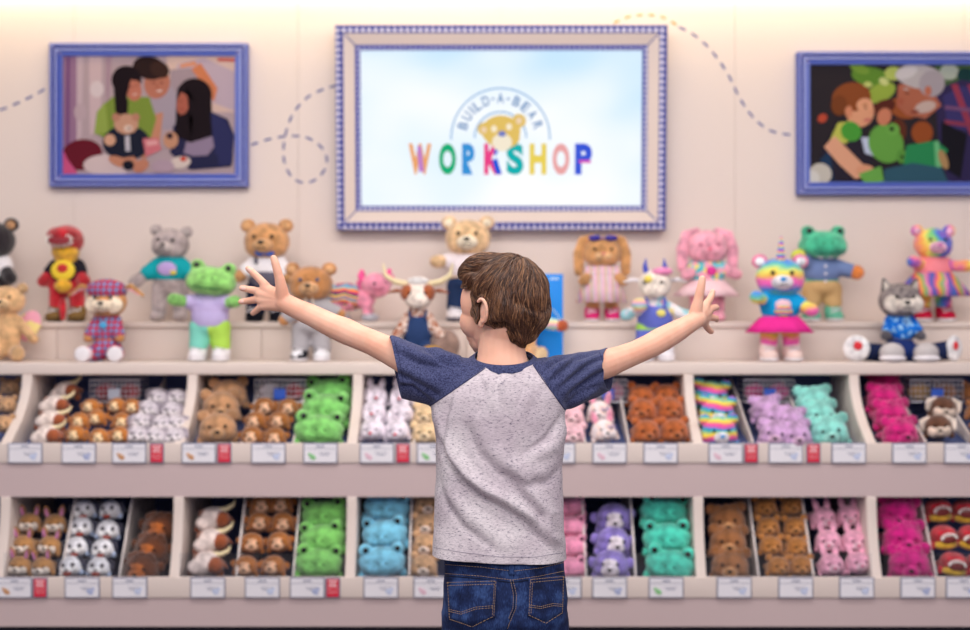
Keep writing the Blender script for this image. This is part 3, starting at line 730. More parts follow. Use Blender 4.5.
            if sit: mb = MB().ball((0,0,.2), (.17,.14,.14)).add(mb.v[len(MB().ball((0,0,.36),(.168,.14,.11)).v):], [[i-len(MB().ball((0,0,.36),(.168,.14,.11)).v) for i in f] for f in mb.f[len(MB().ball((0,0,.36),(.168,.14,.11)).f):]])
            mb.build('trousers', m, t, H, remesh=.0075, sm=2)
        elif k == 'skirt':
            z0, z1, r1 = (c[2:] if len(c) > 2 else (.46, .28, .26))
            mb.lathe((0,0,0), [(.15,z0),(.17,z0-.01),(.17+(r1-.17)*.5,(z0+z1)/2),(r1,z1),(r1-.012,z1-.002),(.15,z0-.03)], 40, .10, 9, 1, .88).build('skirt', m, t, H)
        elif k == 'shoes':
            sole = c[2] if len(c) > 2 else WHT
            for sgn in (-1,1):
                if sit:
                    so = MB().ball((sgn*.18,-.325,.10), (.096,.06,.10)).ball((sgn*.172,-.28,.10),(.09,.07,.092)).build('shoe', m, t, H)
                    MB().ball((sgn*.183,-.372,.10), (.088,.022,.094)).build('sole', sole, so, H)
                else:
                    so = MB().ball((sgn*.105,-.06,.06), (.08,.12,.056)).tube([(sgn*.102,-.0,.07),(sgn*.10,0,.13)], [.083,.082]).build('shoe', m, t, H, remesh=.0075, sm=2)
                    MB().ball((sgn*.105,-.058,.022), (.086,.127,.022)).build('sole', sole, so, H)
                    MB().tube([(sgn*.105-.045,-.13,.10),(sgn*.105+.045,-.10,.12),(sgn*.105-.045,-.08,.135),(sgn*.105+.045,-.055,.145)], .008, 6).build('lace', WHT, so, H)
        elif k == 'emblem':
            MB().ball((0,-.128,ty+.07), (c[2],.022,c[3])).build('shirt_print', m, t, H)
        elif k == 'emblem2':
            MB().ball((c[2],-.143,c[3]), (c[4],.016,c[5])).build('shirt_print', m, t, H)
        elif k == 'bow':
            z_ = sh+.09; bo = MB().ball((-.045,-.135,z_), (.045,.02,.032), (0,.3,0)).ball((.045,-.135,z_), (.045,.02,.032), (0,-.3,0)).ball((0,-.14,z_), .02).build('bow_tie', m, t, H)
        elif k == 'buttons':
            for q in range(3): MB().ball((0,-.142+.003*q,sh-.02-.075*q), (.014,.008,.014)).build('button', m, t, H)
        elif k == 'cap':
            MB().ball((0,-.005,hz+.085*hs), (.185,.165,.115)).build('hat', m, t, H, tf=tf)
        elif k == 'horn':
            hb(MB().tube([(0,-.05,hz+.15),(0,-.065,hz+.25),(0,-.075,hz+.33)], [.035,.022,.006], 10), 'unicorn_horn', m, ho)
        elif k == 'glasses':
            g = MB()
            for s in (-1,1): g.ball((s*.075,-.115,hz+.135), (.062,.028,.032), (.5,0,0))
            g.tube([(-.02,-.14,hz+.13),(.02,-.14,hz+.13)], .008, 6); hb(g, 'sunglasses', m, ho)
        elif k == 'wings':
            for s in (-1,1): MB().ball((s*.2,.13,ty+.08), (.13,.018,.20), (0,s*.35,0)).build('wing', m, t, H)
        elif k == 'paws':
            for q in (0,1): MB().ball(Vector(arms[q])+Vector((0,-.01,0)), (.072,.072,.075)).build('paw', m[q] if isinstance(m, list) else m, t, H)
        elif k == 'pads':
            for sgn in (-1,1): MB().ball((sgn*.183,-.372,.10), (.07,.018,.082)).build('foot_pad', m, t, H)
        elif k == 'tag':
            MB().tube([(-.05,-.135,sh+.02),(0,-.15,sh-.03),(.05,-.135,sh+.02)], .006, 6).ball((0,-.155,sh-.06), (.045,.01,.045)).build('name_tag', m, t, H)
        elif k == 'strings':
            for s in (-1,1): MB().tube([(s*.03,-.135,sh+.06),(s*.04,-.155,sh-.04)], .009, 6).build('drawstring', m, t, H)
        elif k == 'hood':
            MB().ball((0,.06,sh+.07), (.17,.10,.07)).build('hood', m, t, H)
    return t
HT = lambda y0, y1, Y: (y1-y0)*Y/F

UY, LY = 5.42, 5.12
TAN = fur((206,156,104)); CRM = fur((232,200,158)); GRN = fur((140,206,108)); TEAL = fur((62,182,140)); PNK = fur((238,164,184))
# ---- upper step
figure('plush_monkey', 'black plush monkey with tan muzzle cut off by the left photo edge', -8, UY, 322, HT(222,322,UY), 0, fur((34,28,34)), 'bear', muz=fur((196,148,104)), arms=[(-.25,0,.4),(.2,-.12,.42)], ear_in=fur((196,148,104)), clothes=[('shirt', WHT, .3)])
RED = fur((190,28,42)); YEL = fur((226,172,44)); KHK = cloth((132,104,62))
d = figure('plush_dinosaur', 'red and yellow plush dinosaur with open toothy mouth and black shirt', 67, UY, 322, HT(229,322,UY), 0, RED, 'dino', hs=1.1, arms=[(-.19,-.09,.42),(.19,-.09,.42)], clothes=[('shirt', cloth((30,28,40)), .35), ('emblem', plain((240,210,60), .7), .115, .105), ('shoes', KHK, cloth((90,70,44))), ('emblem2', plain((196,50,50), .7), .0, .55, .055, .05)])
H_ = HV(HT(229,322,UY))
dh = d.children[1]
MB().ball((0,-.04,.72), (.13,.14,.09)).tube([(0,-.03,.72),(0,-.02,.64)], [.12,.11]).build('lower_jaw', YEL, dh, H_)
MB().ball((0,-.205,.835), (.12,.05,.065)).build('mouth', plain((150,50,60), .6), dh, H_)
teeth = MB()
for i in range(9):
    a = PI*(i+.5)/9; x = -.12*math.cos(a); z = .84+.066*math.sin(a); teeth.tube([(x,-.243,z),(x*.9,-.258,z-.026)], [.009,.002], 6)
for i in range(9):
    a = PI*(i+.5)/9; x = -.12*math.cos(a); z = .815-.045*math.sin(a); teeth.tube([(x,-.24,z),(x*.9,-.255,z+.022)], [.009,.002], 6)
teeth.build('teeth', plain((240,236,230), .4), dh, H_)
MB().ball((0,-.125,.37), (.085,.04,.07)).build('belly', YEL, d, H_)
for s in (-1,1): MB().ball((s*.07,-.12,.93), (.02,.016,.024)).build('eye', BLK, dh, H_)
MB().ball((0,-.135,.13), (.035,.03,.12)).build('tail_tip', RED, d, H_)
figure('plush_bear', 'grey plush bear in a teal T-shirt with a lilac print', 170, UY, 322, HT(226,322,UY), 0, fur((172,158,158)), 'bear', muz=fur((190,178,176)), arms=[(-.30,-.07,.40),(.27,-.07,.42)], hs=.86, hrot=(0,4,-8), clothes=[('shirt', cloth((20,160,170)), .45), ('emblem', plain((186,160,216), .7), .09, .07), ('emblem2', plain((226,206,80), .7), .06, .49, .03, .022)])
NAVYC = cloth((28,34,60))
b7 = figure('plush_bear', 'tan plush bear with a grey waistcoat and blue bow tie', 267, UY, 322, HT(223,322,UY), 0, fur((202,148,96)), 'bear', muz=fur((210,160,110)), arms=[(-.23,-.08,.44),(.22,-.08,.42)], hs=1.0, hrot=(0,0,-4), clothes=[('shirt', WHT, .5), ('suit', cloth((98,96,112))), ('pants', NAVYC, .1), ('bow', cloth((20,110,220))), ('shoes', cloth((24,24,34)), cloth((30,30,40)))])
figure('plush_bear', 'cream plush bear in white T-shirt and navy trousers below the screen', 468, UY, 322, HT(219,322,UY), 0, fur((228,190,144)), 'bear', muz=fur((244,226,200)), arms=[(-.26,-.14,.56),(.24,-.07,.42)], hrot=(0,0,-2), hs=.95, clothes=[('shirt', cloth((238,228,232)), .45), ('pants', cloth((34,52,88)), .14), ('shoes', WHT, cloth((60,60,80)))])
STR = bands('candy_stripe_fabric', [(236,160,190),(240,214,150),(170,200,220),(226,140,120),(240,236,236),(196,160,210)], 55/1.6, 'X')
figure('plush_bunny', 'tan lop eared bunny in a pastel striped dress with sunglasses on its head', 602, UY, 322, HT(236,322,UY), 0, fur((206,150,96)), 'bunny', muz=fur((226,180,130)), nose=plain((220,140,130), .6), arms=[(-.19,-.10,.46),(.20,-.10,.46)], hs=.98, clothes=[('shirt', STR, .28), ('skirt', STR, .52, .22, .25), ('glasses', plain((60,50,150), .3)), ('shoes', cloth((214,50,120)), WHT)])
PKL = cloth((244,208,214))
figure('plush_bunny', 'pink lop eared bunny in a flowered top and pale tutu', 707, UY, 322, HT(230,322,UY), 0, PNK, 'bunny', nose=plain((240,120,150), .6), eye=plain((190,110,130), .4), arms=[(-.21,-.12,.49),(.26,-.08,.50)], hs=.98, clothes=[('shirt', blotch('floral_print', [(120,200,210),(240,220,120),(90,190,200),(240,170,190)], 40, True), .3), ('emblem2', plain((220,60,150), .7), .02, .53, .05, .05), ('skirt', PKL, .44, .27, .31)])
SKB = cloth((112,132,178))
figure('plush_frog', 'teal plush frog in a blue button shirt and khaki trousers', 822, UY, 322, HT(227,322,UY), 0, TEAL, 'frog', muz=1, arms=[(-.24,-.10,.66),(.29,-.10,.50)], hrot=(0,0,2), clothes=[('shirt', SKB, .75), ('pants', cloth((206,170,118)), .2), ('bow', cloth((230,226,236))), ('buttons', WHT), ('paws', [fur((196,206,60)), fur((222,128,58))]), ('shoes', cloth((110,190,160)), WHT)])
RBF = bands('rainbow_plush', [(240,120,170),(250,190,90),(244,232,110),(120,210,130),(90,180,230),(170,120,210)], 5.5, 'Z', True, .10, True)
RBD = bands('rainbow_dress_fabric', [(60,110,190),(230,90,130),(240,170,80),(90,180,120),(240,140,180),(130,90,180)], 14, 'X', True, .05)
figure('plush_bear', 'rainbow plush bear in a shiny rainbow dress and red trainers', 933, UY, 322, HT(226,322,UY), 0, bands('rainbow_plush_purple', [(240,120,170),(250,170,90),(244,232,110),(120,210,130),(70,130,220),(130,90,200)], 6.5, 'X', True, .16, True), 'bear', muz=fur((240,180,210)), nose=plain((190,90,170), .5), arms=[(-.22,-.14,.60),(.28,-.08,.56)], hs=.86, clothes=[('shirt', cloth((244,140,150)), .15), ('skirt', RBD, .50, .26, .34), ('shoes', cloth((190,24,60)), WHT)])
# axolotl on all fours
def axolotl():
    Y = UY; H = .17; t = thing('plush_axolotl', 'pink plush axolotl on all fours with frilled gills and striped sweater', 'plush axolotl', (xat(362, Y), Y, ZU))
    pk = fur((240,150,178)); hot = fur((240,84,150))
    b = MB().ball((-.35,.05,.52), (.5,.30,.26)).ball((.08,0,.55), (.25,.24,.25))
    for x, y in ((-.55,-.12),(-.55,.22),(.1,-.14),(.12,.2)): b.tube([(x,y,.45),(x+.04,y,.2),(x+.06,y-.02,.08)], [.13,.11,.10])
    b.tube([(-.75,.1,.5),(-1.0,.14,.45),(-1.2,.16,.5)], [.16,.10,.04]); b.build('body', pk, t, H, remesh=.007)
    h = MB().ball((.34,-.10,.86), (.36,.28,.30)).build('head', pk, t, H)
    for x, y, z, r in ((.0,-.1,1.02,.5),(-.03,-.02,.85,.6),(.0,.1,1.1,.2),(.62,-.1,1.12,-.4),(.68,0,.98,-.5)):
        MB().ball((x,y,z), (.075,.05,.15), (0,-r,0)).build('gill', hot, h, H)
    MB().ball((.32,-.365,.90), .035).build('eye', BLK, h, H); MB().ball((.60,-.25,.92), .03).build('eye', BLK, h, H)
    MB().tube([(.3,-.37,.76),(.42,-.375,.74),(.54,-.33,.77)], .012, 6).build('mouth', plain((180,80,110), .6), h, H)
    MB().ball((-.42,.05,.60), (.44,.34,.34)).ball((-.15,.02,.55), (.12,.30,.28)).build('sweater', bands('rainbow_sweater_knit', [(44,60,110),(226,80,110),(240,170,70),(110,180,210),(180,70,120),(246,214,120)], 22, 'Z', False, .05), t, H, remesh=.007)
    for x, y in ((-.49,-.16),(.18,-.18),(-.47,.2),(.2,.18)): MB().ball((x,y,.10), (.19,.13,.10)).build('shoe', cloth((176,176,186)), t, H)
axolotl()
# ---- ledge in front
figure('plush_bear', 'honey tan plush bear with pastel wings seated at left photo edge', 8, LY, 361, HT(292,361,LY)*1.02, math.radians(6), fur((222,178,128)), 'bear', 'sit', muz=fur((230,190,142)), arms=[(-.25,-.1,.3),(.30,-.08,.28)], hs=.98, hrot=(0,0,-8), clothes=[('wings', blotch('pastel_wing', [(240,170,190),(244,226,150),(180,220,200)], 26))])
PLD = gingham('plaid_fabric', (110,150,200), (150,60,110), (196,44,70), .022)
figure('plush_puppy', 'brown plush puppy in a blue and red plaid hat and suit', 107, LY, 361, HT(292,361,LY), 0, fur((200,140,80)), 'pup', 'sit', muz=fur((240,220,196)), ear=fur((196,138,72)), ear_in=fur((240,170,180)), arms=[(-.18,-.12,.3),(.18,-.12,.3)], hs=1.14, clothes=[('cap', PLD), ('shirt', PLD, .8), ('pants', PLD), ('shoes', cloth((236,214,220)), WHT), ('tag', plain((80,170,220), .4))])
figure('plush_frog', 'bright green plush frog in lilac dungarees and white trainers', 210, LY, 361, HT(262,361,LY), 0, GRN, 'frog', arms=[(-.29,-.12,.60),(.24,-.12,.58)], hs=1.0, hrot=(-4,8,0), clothes=[('shirt', cloth((196,180,226)), .35), ('suit', cloth((198,184,230))), ('pants', bands('two_tone_trousers', [(176,220,90),(130,214,196)], 2.2, 'X'), .15), ('shoes', WHT, WHT)])
figure('plush_bear', 'brown plush bear in a grey hoodie with black and white trainers', 311, LY, 361, HT(266,361,LY), 0, fur((190,130,76)), 'bear', muz=fur((222,170,120)), arms=[(-.23,-.08,.42),(.27,-.08,.48)], hs=1.0, eye=plain((60,90,130), .3), clothes=[('hood', cloth((168,164,168))), ('shirt', cloth((172,168,172)), .8), ('pants', cloth((176,172,176)), .13), ('strings', cloth((236,220,200))), ('shoes', blotch('black_white_shoe', [(30,30,40),(236,236,240),(236,236,240)], 22), WHT)])
BR = fur((164,84,44)); HRN = plain((238,222,178), .5); DEN = cloth((44,66,110))
lh = figure('plush_bull', 'brown and white long horned plush bull in denim dungarees', 418, LY, 361, HT(286,361,LY), 0, blotch('brown_white_plush', [(164,88,50),(240,226,214),(164,88,50),(240,226,214)], 32, False, True), 'cow', 'sit', headm=fur((240,224,212)), ear=BR, arms=[(-.22,-.1,.3),(.24,-.1,.3)], hs=1.0, clothes=[('suit', DEN)])
H_ = HV(HT(286,361,LY)*1.1); lhh = lh.children[1]
for s in (-1,1):
    MB().tube([(s*.10,0,.90),(s*.24,-.02,.93),(s*.34,-.03,1.0),(s*.37,-.03,1.14)], [.035,.034,.026,.008], flat=1).build('horn', HRN, lhh, H_)
    MB().ball((s*.105,-.05,.80), (.085,.10,.10)).build('cheek_patch', BR, lhh, H_)
    MB().ball((s*.16,-.36,.09), (.13,.10,.11)).build('shoe', cloth((176,136,72)), lh, H_)
MB().ball((0,0,.93), (.12,.11,.06)).build('fringe', fur((246,240,238)), lhh, H_)
sl = thing('plush_slipper', 'round grey brown plush foot beside the long horned bull', 'plush toy', (xat(445,LY-.02), LY-.02, ZL))
MB().ball((0,0,.062), (.058,.035,.062)).build('sole', fur((150,122,110)), sl); MB().tube([(.0,.02,.06),(.01,.12,.05)], [.05,.045]).build('leg', fur((190,140,100)), sl)
# blue card and the rainbow pawed bear behind the child
bc = thing('display_card', 'tall bright blue display card standing behind the child head', 'display card', (xat(546,LY+.06), LY+.06, ZL))
w_ = 17*(LY+.06)/F; hgt = zat(274, LY+.06)-ZL
BC = plain((20,140,235), .45)
MB().box((-w_,-.006,0),(w_,.006,hgt)).build('card_board', BC, bc, bevel=.002)
MB().box((w_*.2,-.0075,hgt-.022),(w_*.75,-.0055,hgt-.014)).build('printed_logo', plain((180,215,250), .5), bc, smooth=False)
MB().tube([(-w_*.2,-.007,hgt*.58),(w_*.2,-.007,hgt*.62),(w_*.5,-.007,hgt*.57),(w_*.9,-.007,hgt*.46)], .0022, 6).build('printed_line', plain((190,225,250), .5), bc)
MB().box((-w_*.8,0,0),(w_*.8,.06,.006)).build('card_foot', BC, bc, smooth=False)
figure('plush_bear', 'cream bear with rainbow cuffs mostly hidden behind the child head', 524, LY-.02, 361, HT(290,361,LY), 0, fur((228,176,120)), 'bear', 'sit', muz=fur((240,214,180)), arms=[(-.3,-.1,.3),(.42,-.10,.44)], clothes=[('shirt', bands('pastel_shirt', [(240,180,200),(244,230,170),(170,220,210)], 30, 'Z'), .75), ('paws', [fur((228,176,120)), fur((198,92,50))]), ('pads', fur((240,206,160)))])
PAS = blotch('pastel_patch_plush', [(240,232,236),(240,180,200),(240,236,236),(160,210,220),(244,226,150),(240,236,238)], 34, True, True)
c14 = figure('plush_cow', 'white pastel patched plush cow with blue horns and blue dungarees', 655, LY, 361, HT(268,361,LY), 0, PAS, 'cow', headm=fur((238,226,214)), ear=fur((232,226,232)), arms=[(-.28,-.08,.48),(.31,-.07,.46)], hs=.92, hrot=(0,0,-14), clothes=[('suit', cloth((104,116,206))), ('pants', bands('green_short_cuffs', [(104,116,206),(170,220,100)], 4.2, 'Z'), .2), ('emblem2', plain((232,222,120), .7), .04, .50, .045, .04), ('shoes', WHT, WHT)])
H_ = HV(HT(268,361,LY)); ch_ = c14.children[1]
for s in (-1,1): MB().tube([(s*.075,0,.90),(s*.095,0,.98),(s*.085,0,1.06)], [.03,.024,.006]).build('horn', plain((70,84,190), .5), ch_, H_)
MB().ball((.06,-.06,.93), (.10,.08,.045)).build('fringe', fur((244,140,190)), ch_, H_)
MB().ball((-.08,-.13,.85), (.04,.03,.04)).build('eye_patch', fur((236,214,90)), ch_, H_)
MB().ball((-.17,-.22,.58), (.075,.06,.07)).build('toy_cupcake', bands('toy_cupcake', [(244,226,140),(130,200,220),(240,160,190)], 30, 'Z', True), c14, H_)
RP = bands('rainbow_bear_plush', [(246,110,180),(250,200,90),(236,236,110),(110,210,180),(80,150,230),(240,100,190)], 9, 'Z', True, .06, True)
figure('plush_bear', 'rainbow plush bear with unicorn horn, blue shirt and pink skirt', 780, LY, 361, HT(262,361,LY)*1.04, 0, RP, 'bear', muz=fur((236,232,244)), nose=plain((40,150,220), .5), ear=fur((240,130,170)), arms=[(-.23,-.16,.60),(.24,-.13,.48)], hs=1.0, hrot=(0,0,-5), clothes=[('shirt', cloth((20,160,220)), .35), ('emblem', plain((240,200,210), .7), .07, .05), ('emblem2', bands('rainbow_print', RB, 60, 'Z'), 0, .47, .08, .05), ('skirt', cloth((232,50,150)), .42, .27, .28), ('horn', bands('rainbow_horn', [(90,180,230),(244,226,110),(240,120,180),(130,100,210)], 40, 'Z')), ('shoes', cloth((236,214,206)), WHT)])
HUS = blotch('husky_grey_plush', [(70,66,72),(150,140,138),(96,90,94)], 30, False, True)
figure('plush_husky', 'grey plush husky in a blue tropical shirt seated with big white soles', 900, LY, 361, HT(291,361,LY), 0, fur((84,80,88)), 'husky', 'sit', headm=HUS, muz=fur((216,206,196)), ear=fur((90,84,86)), ear_in=fur((210,200,190)), arms=[(-.2,-.12,.32),(.2,-.12,.32)], hs=1.2, clothes=[('shirt', blotch('blue_tropical_print', [(20,90,190),(30,120,214),(150,200,240),(16,70,170)], 46), .6), ('pants', cloth((30,50,110)))])
hk = [o for o in bpy.data.objects if o.name.startswith('plush_husky')][0]; H_ = HV(HT(291,361,LY)*1.1)
for x, s in ((-.56,-1),(.56,1)):
    l = MB().tube([(s*.15,-.02,.10),(s*.36,-.08,.12),(s*.50,-.13,.14)], [.11,.11,.12]).build('leg', cloth((30,40,76)), hk, H_)
    so = MB().ball((x*.98,-.20,.165), (.15 if s < 0 else .10,.06,.165), (0,0,s*.3)).build('foot_sole', fur((238,236,240)), l, H_)
    MB().ball((x*.98,-.262,.20), (.05 if s < 0 else .035,.012,.055), (0,0,s*.3)).build('red_paw_print', plain((214,50,60), .7), so, H_)
for s in (-1,1):
    so = MB().ball((s*.19,-.34,.12), (.14,.13,.12)).build('shoe', cloth((196,190,190)), hk, H_); MB().ball((s*.19,-.36,.05), (.15,.14,.05)).build('sole', WHT, so, H_)
# ================================================================ toys in the bins
def bin_proto(kind, c, r):
    """unit = half head width; head centre at the origin, face toward -Y, unfilled body lying behind"""
    c = dict(c); f = fur(c['c']) if 'm' not in c else c['m']
    o = thing(c['n'], 'x', c['n'].replace('_', ' '))
    MB().ball((0,1.05,-.2), (.8,.95,.34)).tube([(-.6,.35,-.2),(-.82,-.1,-.55)], [.24,.22], 8).tube([(.6,.35,-.2),(.82,-.1,-.55)], [.24,.22], 8).build('body', f, o, r)
    h = MB()
    if kind == 'frog':
        h.ball((0,0,0), (1,.72,.62), None, 18, 12).ball((0,-.2,-.18), (.92,.6,.46), None, 18, 12)
        for s in (-1,1): h.ball((s*.66,-.05,.5), (.3,.27,.29))
    elif kind == 'bull': h.ball((0,0,0), (.8,.7,.68), None, 16, 12).ball((-.35,-.5,-.15), (.62,.45,.46))
    elif kind == 'dino': h.ball((0,0,.15), (.9,.8,.66)).ball((0,-.4,.3), (.75,.5,.4))
    else: h.ball((0,0,0), (.92,.75,.82), None, 18, 12).ball((0,-.1,-.2), (.95,.65,.55), None, 18, 12)
    ho = h.build('head', fur(c['hc']) if 'hc' in c else f, o, r)
    def sub(nm, m, p, rr, rot=None): return MB().ball(p, rr, rot, 12, 8).build(nm, m, ho, r)
    mz = fur(c['z']) if 'z' in c else f
    if kind in ('bear','monkey','dog','bunny'):
        for s in (-1,1):
            if kind == 'bear': sub('ear', f, (s*.72,.08,.66), (.32,.2,.3))
            if kind == 'monkey': sub('ear', f, (s*.98,.1,.1), (.26,.14,.3))
            if kind == 'dog': MB().tube([(s*.5,.05,.6),(s*.6,.05,1.15),(s*.68,0,1.45)] if c.get('up') else [(s*.6,.0,.6),(s*.98,-.05,.4),(s*1.0,-.05,-.1)], [.2,.28,.1] if c.get('up') else [.15,.24,.2], 10, .5, up=(0,1,0)).build('ear', fur(c.get('e', c['c'])), ho, r)
            if kind == 'dog' and c.get('up'): MB().tube([(s*.55,-.12,.8),(s*.65,-.13,1.25)], [.16,.08], 8, .4, up=(0,1,0)).build('inner_ear', fur(c['ei']), ho, r)
            if kind == 'bunny': MB().tube([(s*.4,.1,.6),(s*.45,.25,1.0),(s*.5,.5,1.3)], [.2,.27,.14], 10, .5, up=(0,1,0)).build('ear', f, ho, r)
            sub('eye', BLK if 'ec' not in c else plain(c['ec'], .4), (s*.38,-.67,.16), .085)
        if kind == 'monkey': sub('face_patch', mz, (0,-.42,.05), (.62,.34,.5))
        if kind == 'dog':
            for s in (-1,1): sub('face_patch', mz, (s*.36,-.42,-.2), (.42,.34,.42))
            if c.get('mo'):
                for s in (-1,1): sub('eye_patch', fur((60,52,64)), (s*.36,-.55,.22), (.2,.16,.2))
        sub('muzzle', mz, (0,-.62,-.2), (.42 if kind != 'monkey' else .5,.34,.33)); sub('nose', plain(c.get('nc', (34,24,28)), .4), (0,-.93,-.1), (.13,.08,.09))
        if c.get('mo'): sub('open_mouth', plain((150,60,50), .6), (0,-.86,-.40), (.34,.16,.2))
        if c.get('tuft'):
            k = MB(); R_ = random.Random(3)
            for i in range(26):
                a, b = R_.uniform(0, 2*PI), R_.uniform(-.3, 1.2); p = Vector((math.cos(a)*math.cos(b)*.85, -abs(math.sin(a)*math.cos(b))*.45+.1, math.sin(b)*.75)); k.ball(p, R_.uniform(.17,.28), None, 8, 6)
            k.build('shaggy_fur', f, ho, r)
    if kind == 'frog':
        for s in (-1,1): sub('eye', BLK, (s*.66,-.31,.55), (.12,.07,.12)); sub('nostril', plain(tuple(int(v*.5) for v in c['c']), .7), (s*.16,-.74,.05), .04)
        MB().tube([(-.8,-.45,-.14),(-.4,-.74,-.24),(0,-.82,-.27),(.4,-.74,-.24),(.8,-.45,-.14)], .022, 6).build('mouth', plain(tuple(int(v*.6) for v in c['c']), .8), ho, r)
    if kind == 'bull':
        sub('brown_patch', fur((150,76,40)), (.5,-.3,.0), (.5,.5,.5)); sub('brown_patch', fur((140,70,38)), (-.55,.1,.2), (.28,.4,.35))
        MB().tube([(.5,-.05,.15),(.95,-.1,.05),(1.15,-.12,-.1)], [.14,.24,.08], 8, .5).build('ear', fur((140,70,38)), ho, r)
        MB().tube([(.3,.1,.5),(.75,.1,.55),(1.1,.1,.8),(1.2,.1,1.05)], [.15,.15,.11,.04], 8).build('horn', HRN, ho, r)
        sub('eye', BLK, (.45,-.68,.1), .08)
    if kind == 'dino':
        sub('lower_jaw', fur((222,178,52)), (0,-.35,-.45), (.82,.6,.34)); mo = sub('mouth', plain((120,50,50), .6), (0,-.8,-.05), (.56,.2,.34))
        k = MB()
        for i in range(11):
            a = PI*(i+.5)/11; k.tube([(-.56*math.cos(a),-.88,-.02+.36*math.sin(a)),(-.5*math.cos(a),-.98,-.1+.3*math.sin(a))], [.07,.02], 6)
        k.build('teeth', plain((244,238,232), .5), ho, r)
    return o
RNG = random.Random(11)
def fill_bin(kind, c, up, rpx, rows, desc, where):
    rr = rpx*(4.88 if up else 4.76)/F
    proto = bin_proto(kind, c, rr); first = True; n = len(rows)
    rn = {1:['only row'], 2:['top row','bottom row'], 3:['top row','middle row','bottom row'], 4:['top row','second row','third row','bottom row'], 5:['top row','second row','middle row','fourth row','bottom row']}[n]
    for i, row in enumerate(rows):
        for j, (px, py) in enumerate(row):
            Y = 2.667/(.47+(py-CY)/F) if up else 7.394/(1.38+(py-CY)/F)
            Y += .02
            o = proto if first else copy_tree(proto); first = False
            o.location = P(px, py, Y); o.rotation_euler = (RNG.uniform(-.05,.12), RNG.uniform(-.12,.12), RNG.uniform(-.22,.22))
            o['group'] = f"{desc}s in the {'upper' if up else 'lower'} bins"
            w = '' if len(row) == 1 else {2:['left','right'],3:['left','centre','right']}[len(row)][j]+' of '
            lab = f"{desc} in the {where}, " + (f"{w}{rn[i]}" if n > 1 else (w+'row' if w else 'alone'))
            o['label'] = lab
B = lambda n, c, **k: dict(n=n, c=c, **k)
# upper bins
fill_bin('bear', B('plush_bear', (196,152,112), z=(206,164,124)), 1, 11, [[(10,387)],[(7,405)],[(4,424)]], 'tan plush bear', 'upper bin at the left edge')
fill_bin('bull', B('plush_bull', (150,76,40), hc=(240,222,214)), 1, 15, [[(66,391)],[(55,405)],[(51,420)],[(48,435)]], 'brown and white plush bull', 'upper bin')
fill_bin('monkey', B('plush_cub', (184,112,44), z=(240,206,160)), 1, 10.5, [[(91,407),(117,406),(132,407)],[(80,421),(97,418),(122,421)],[(76,434),(99,437),(120,435)]], 'golden plush cub', 'upper bin')
SPOT = blotch('spotted_grey_plush', [(120,112,124),(214,206,214),(224,216,222),(170,160,176)], 60, False, True)
fill_bin('dog', B('plush_dog', (206,198,208), m=SPOT, e=(170,160,172), z=(232,224,228)), 1, 11.5, [[(158,397),(178,398)],[(149,409),(172,411)],[(141,422),(162,424),(176,424)],[(138,435),(156,436),(175,436)]], 'spotted grey plush dog', 'upper bin')
fill_bin('bear', B('plush_bear', (186,138,98), z=(196,150,108)), 1, 20, [[(229,395)],[(221,407)],[(218,429)]], 'big sandy plush bear', 'upper bin')
fill_bin('monkey', B('plush_monkey', (156,94,36), z=(232,186,150)), 1, 12, [[(264,407),(288,408)],[(256,421),(279,421)],[(252,436),(275,437)]], 'brown plush monkey', 'upper bin')
fill_bin('frog', B('plush_frog', (124,200,104)), 1, 25, [[(330,393)],[(326,409)],[(319,430)]], 'bright green plush frog', 'upper bin')
fill_bin('bunny', B('plush_bunny', (236,226,240), nc=(226,50,70), ec=(150,140,160)), 1, 14, [[(375,396),(402,396)],[(374,412),(401,414)],[(373,430),(397,431)]], 'white plush bunny with red nose', 'upper bin')
fill_bin('bear', B('plush_bear', (232,200,156), z=(240,214,176)), 1, 14, [[(428,400)],[(426,416)],[(425,434)]], 'cream plush bear', 'upper bin by the child')
fill_bin('bear', B('plush_bear', (240,190,200), z=(244,204,210)), 1, 14, [[(570,400)],[(571,417)],[(572,434)]], 'pale pink plush bear', 'upper bin right of the child')
fill_bin('dog', B('plush_pony', (236,226,228), e=(240,170,190), up=1, ei=(244,150,180), m=blotch('white_pony_plush', [(240,230,232),(240,230,232),(244,214,200),(60,80,180)], 30, False, True)), 1, 14, [[(600,412)],[(604,431)]], 'white plush pony with coloured mane', 'upper bin')
fill_bin('bear', B('plush_bear', (178,92,40), z=(190,104,50)), 1, 15.5, [[(641,397),(666,396)],[(643,411),(670,410)],[(646,432),(674,431)]], 'orange brown plush bear', 'upper bin')
fill_bin('bear', B('plush_bear', (250,180,90), m=bands('rainbow_pile_plush', [(240,80,160),(246,200,70),(230,232,90),(60,200,190),(70,130,220),(240,90,170)], 22, 'Z', True, .03, True), z=(236,232,244), nc=(40,150,220)), 1, 19, [[(711,396)],[(717,413)],[(719,432)]], 'rainbow plush bear with white muzzle', 'upper bin')
fill_bin('bear', B('plush_bear', (200,160,206), z=(220,180,214), tuft=1), 1, 17, [[(766,410)],[(774,419),(790,422)],[(775,435),(795,436)]], 'shaggy lilac plush bear', 'upper bin')
fill_bin('bear', B('plush_bear', (134,214,202), z=(150,222,210), tuft=1), 1, 20, [[(813,403)],[(818,417)],[(829,433)]], 'mint green plush bear', 'upper bin')
fill_bin('bear', B('plush_bear', (200,16,116), z=(206,24,122), tuft=1, ec=(150,10,90)), 1, 19, [[(884,385)],[(884,400)],[(891,416)],[(900,434)]], 'magenta plush bear', 'upper bin')
fill_bin('dog', B('plush_dog', (98,60,40), e=(236,220,206), z=(236,214,196)), 1, 15, [[(943,408)],[(938,427)]], 'dark brown plush dog', 'upper bin')
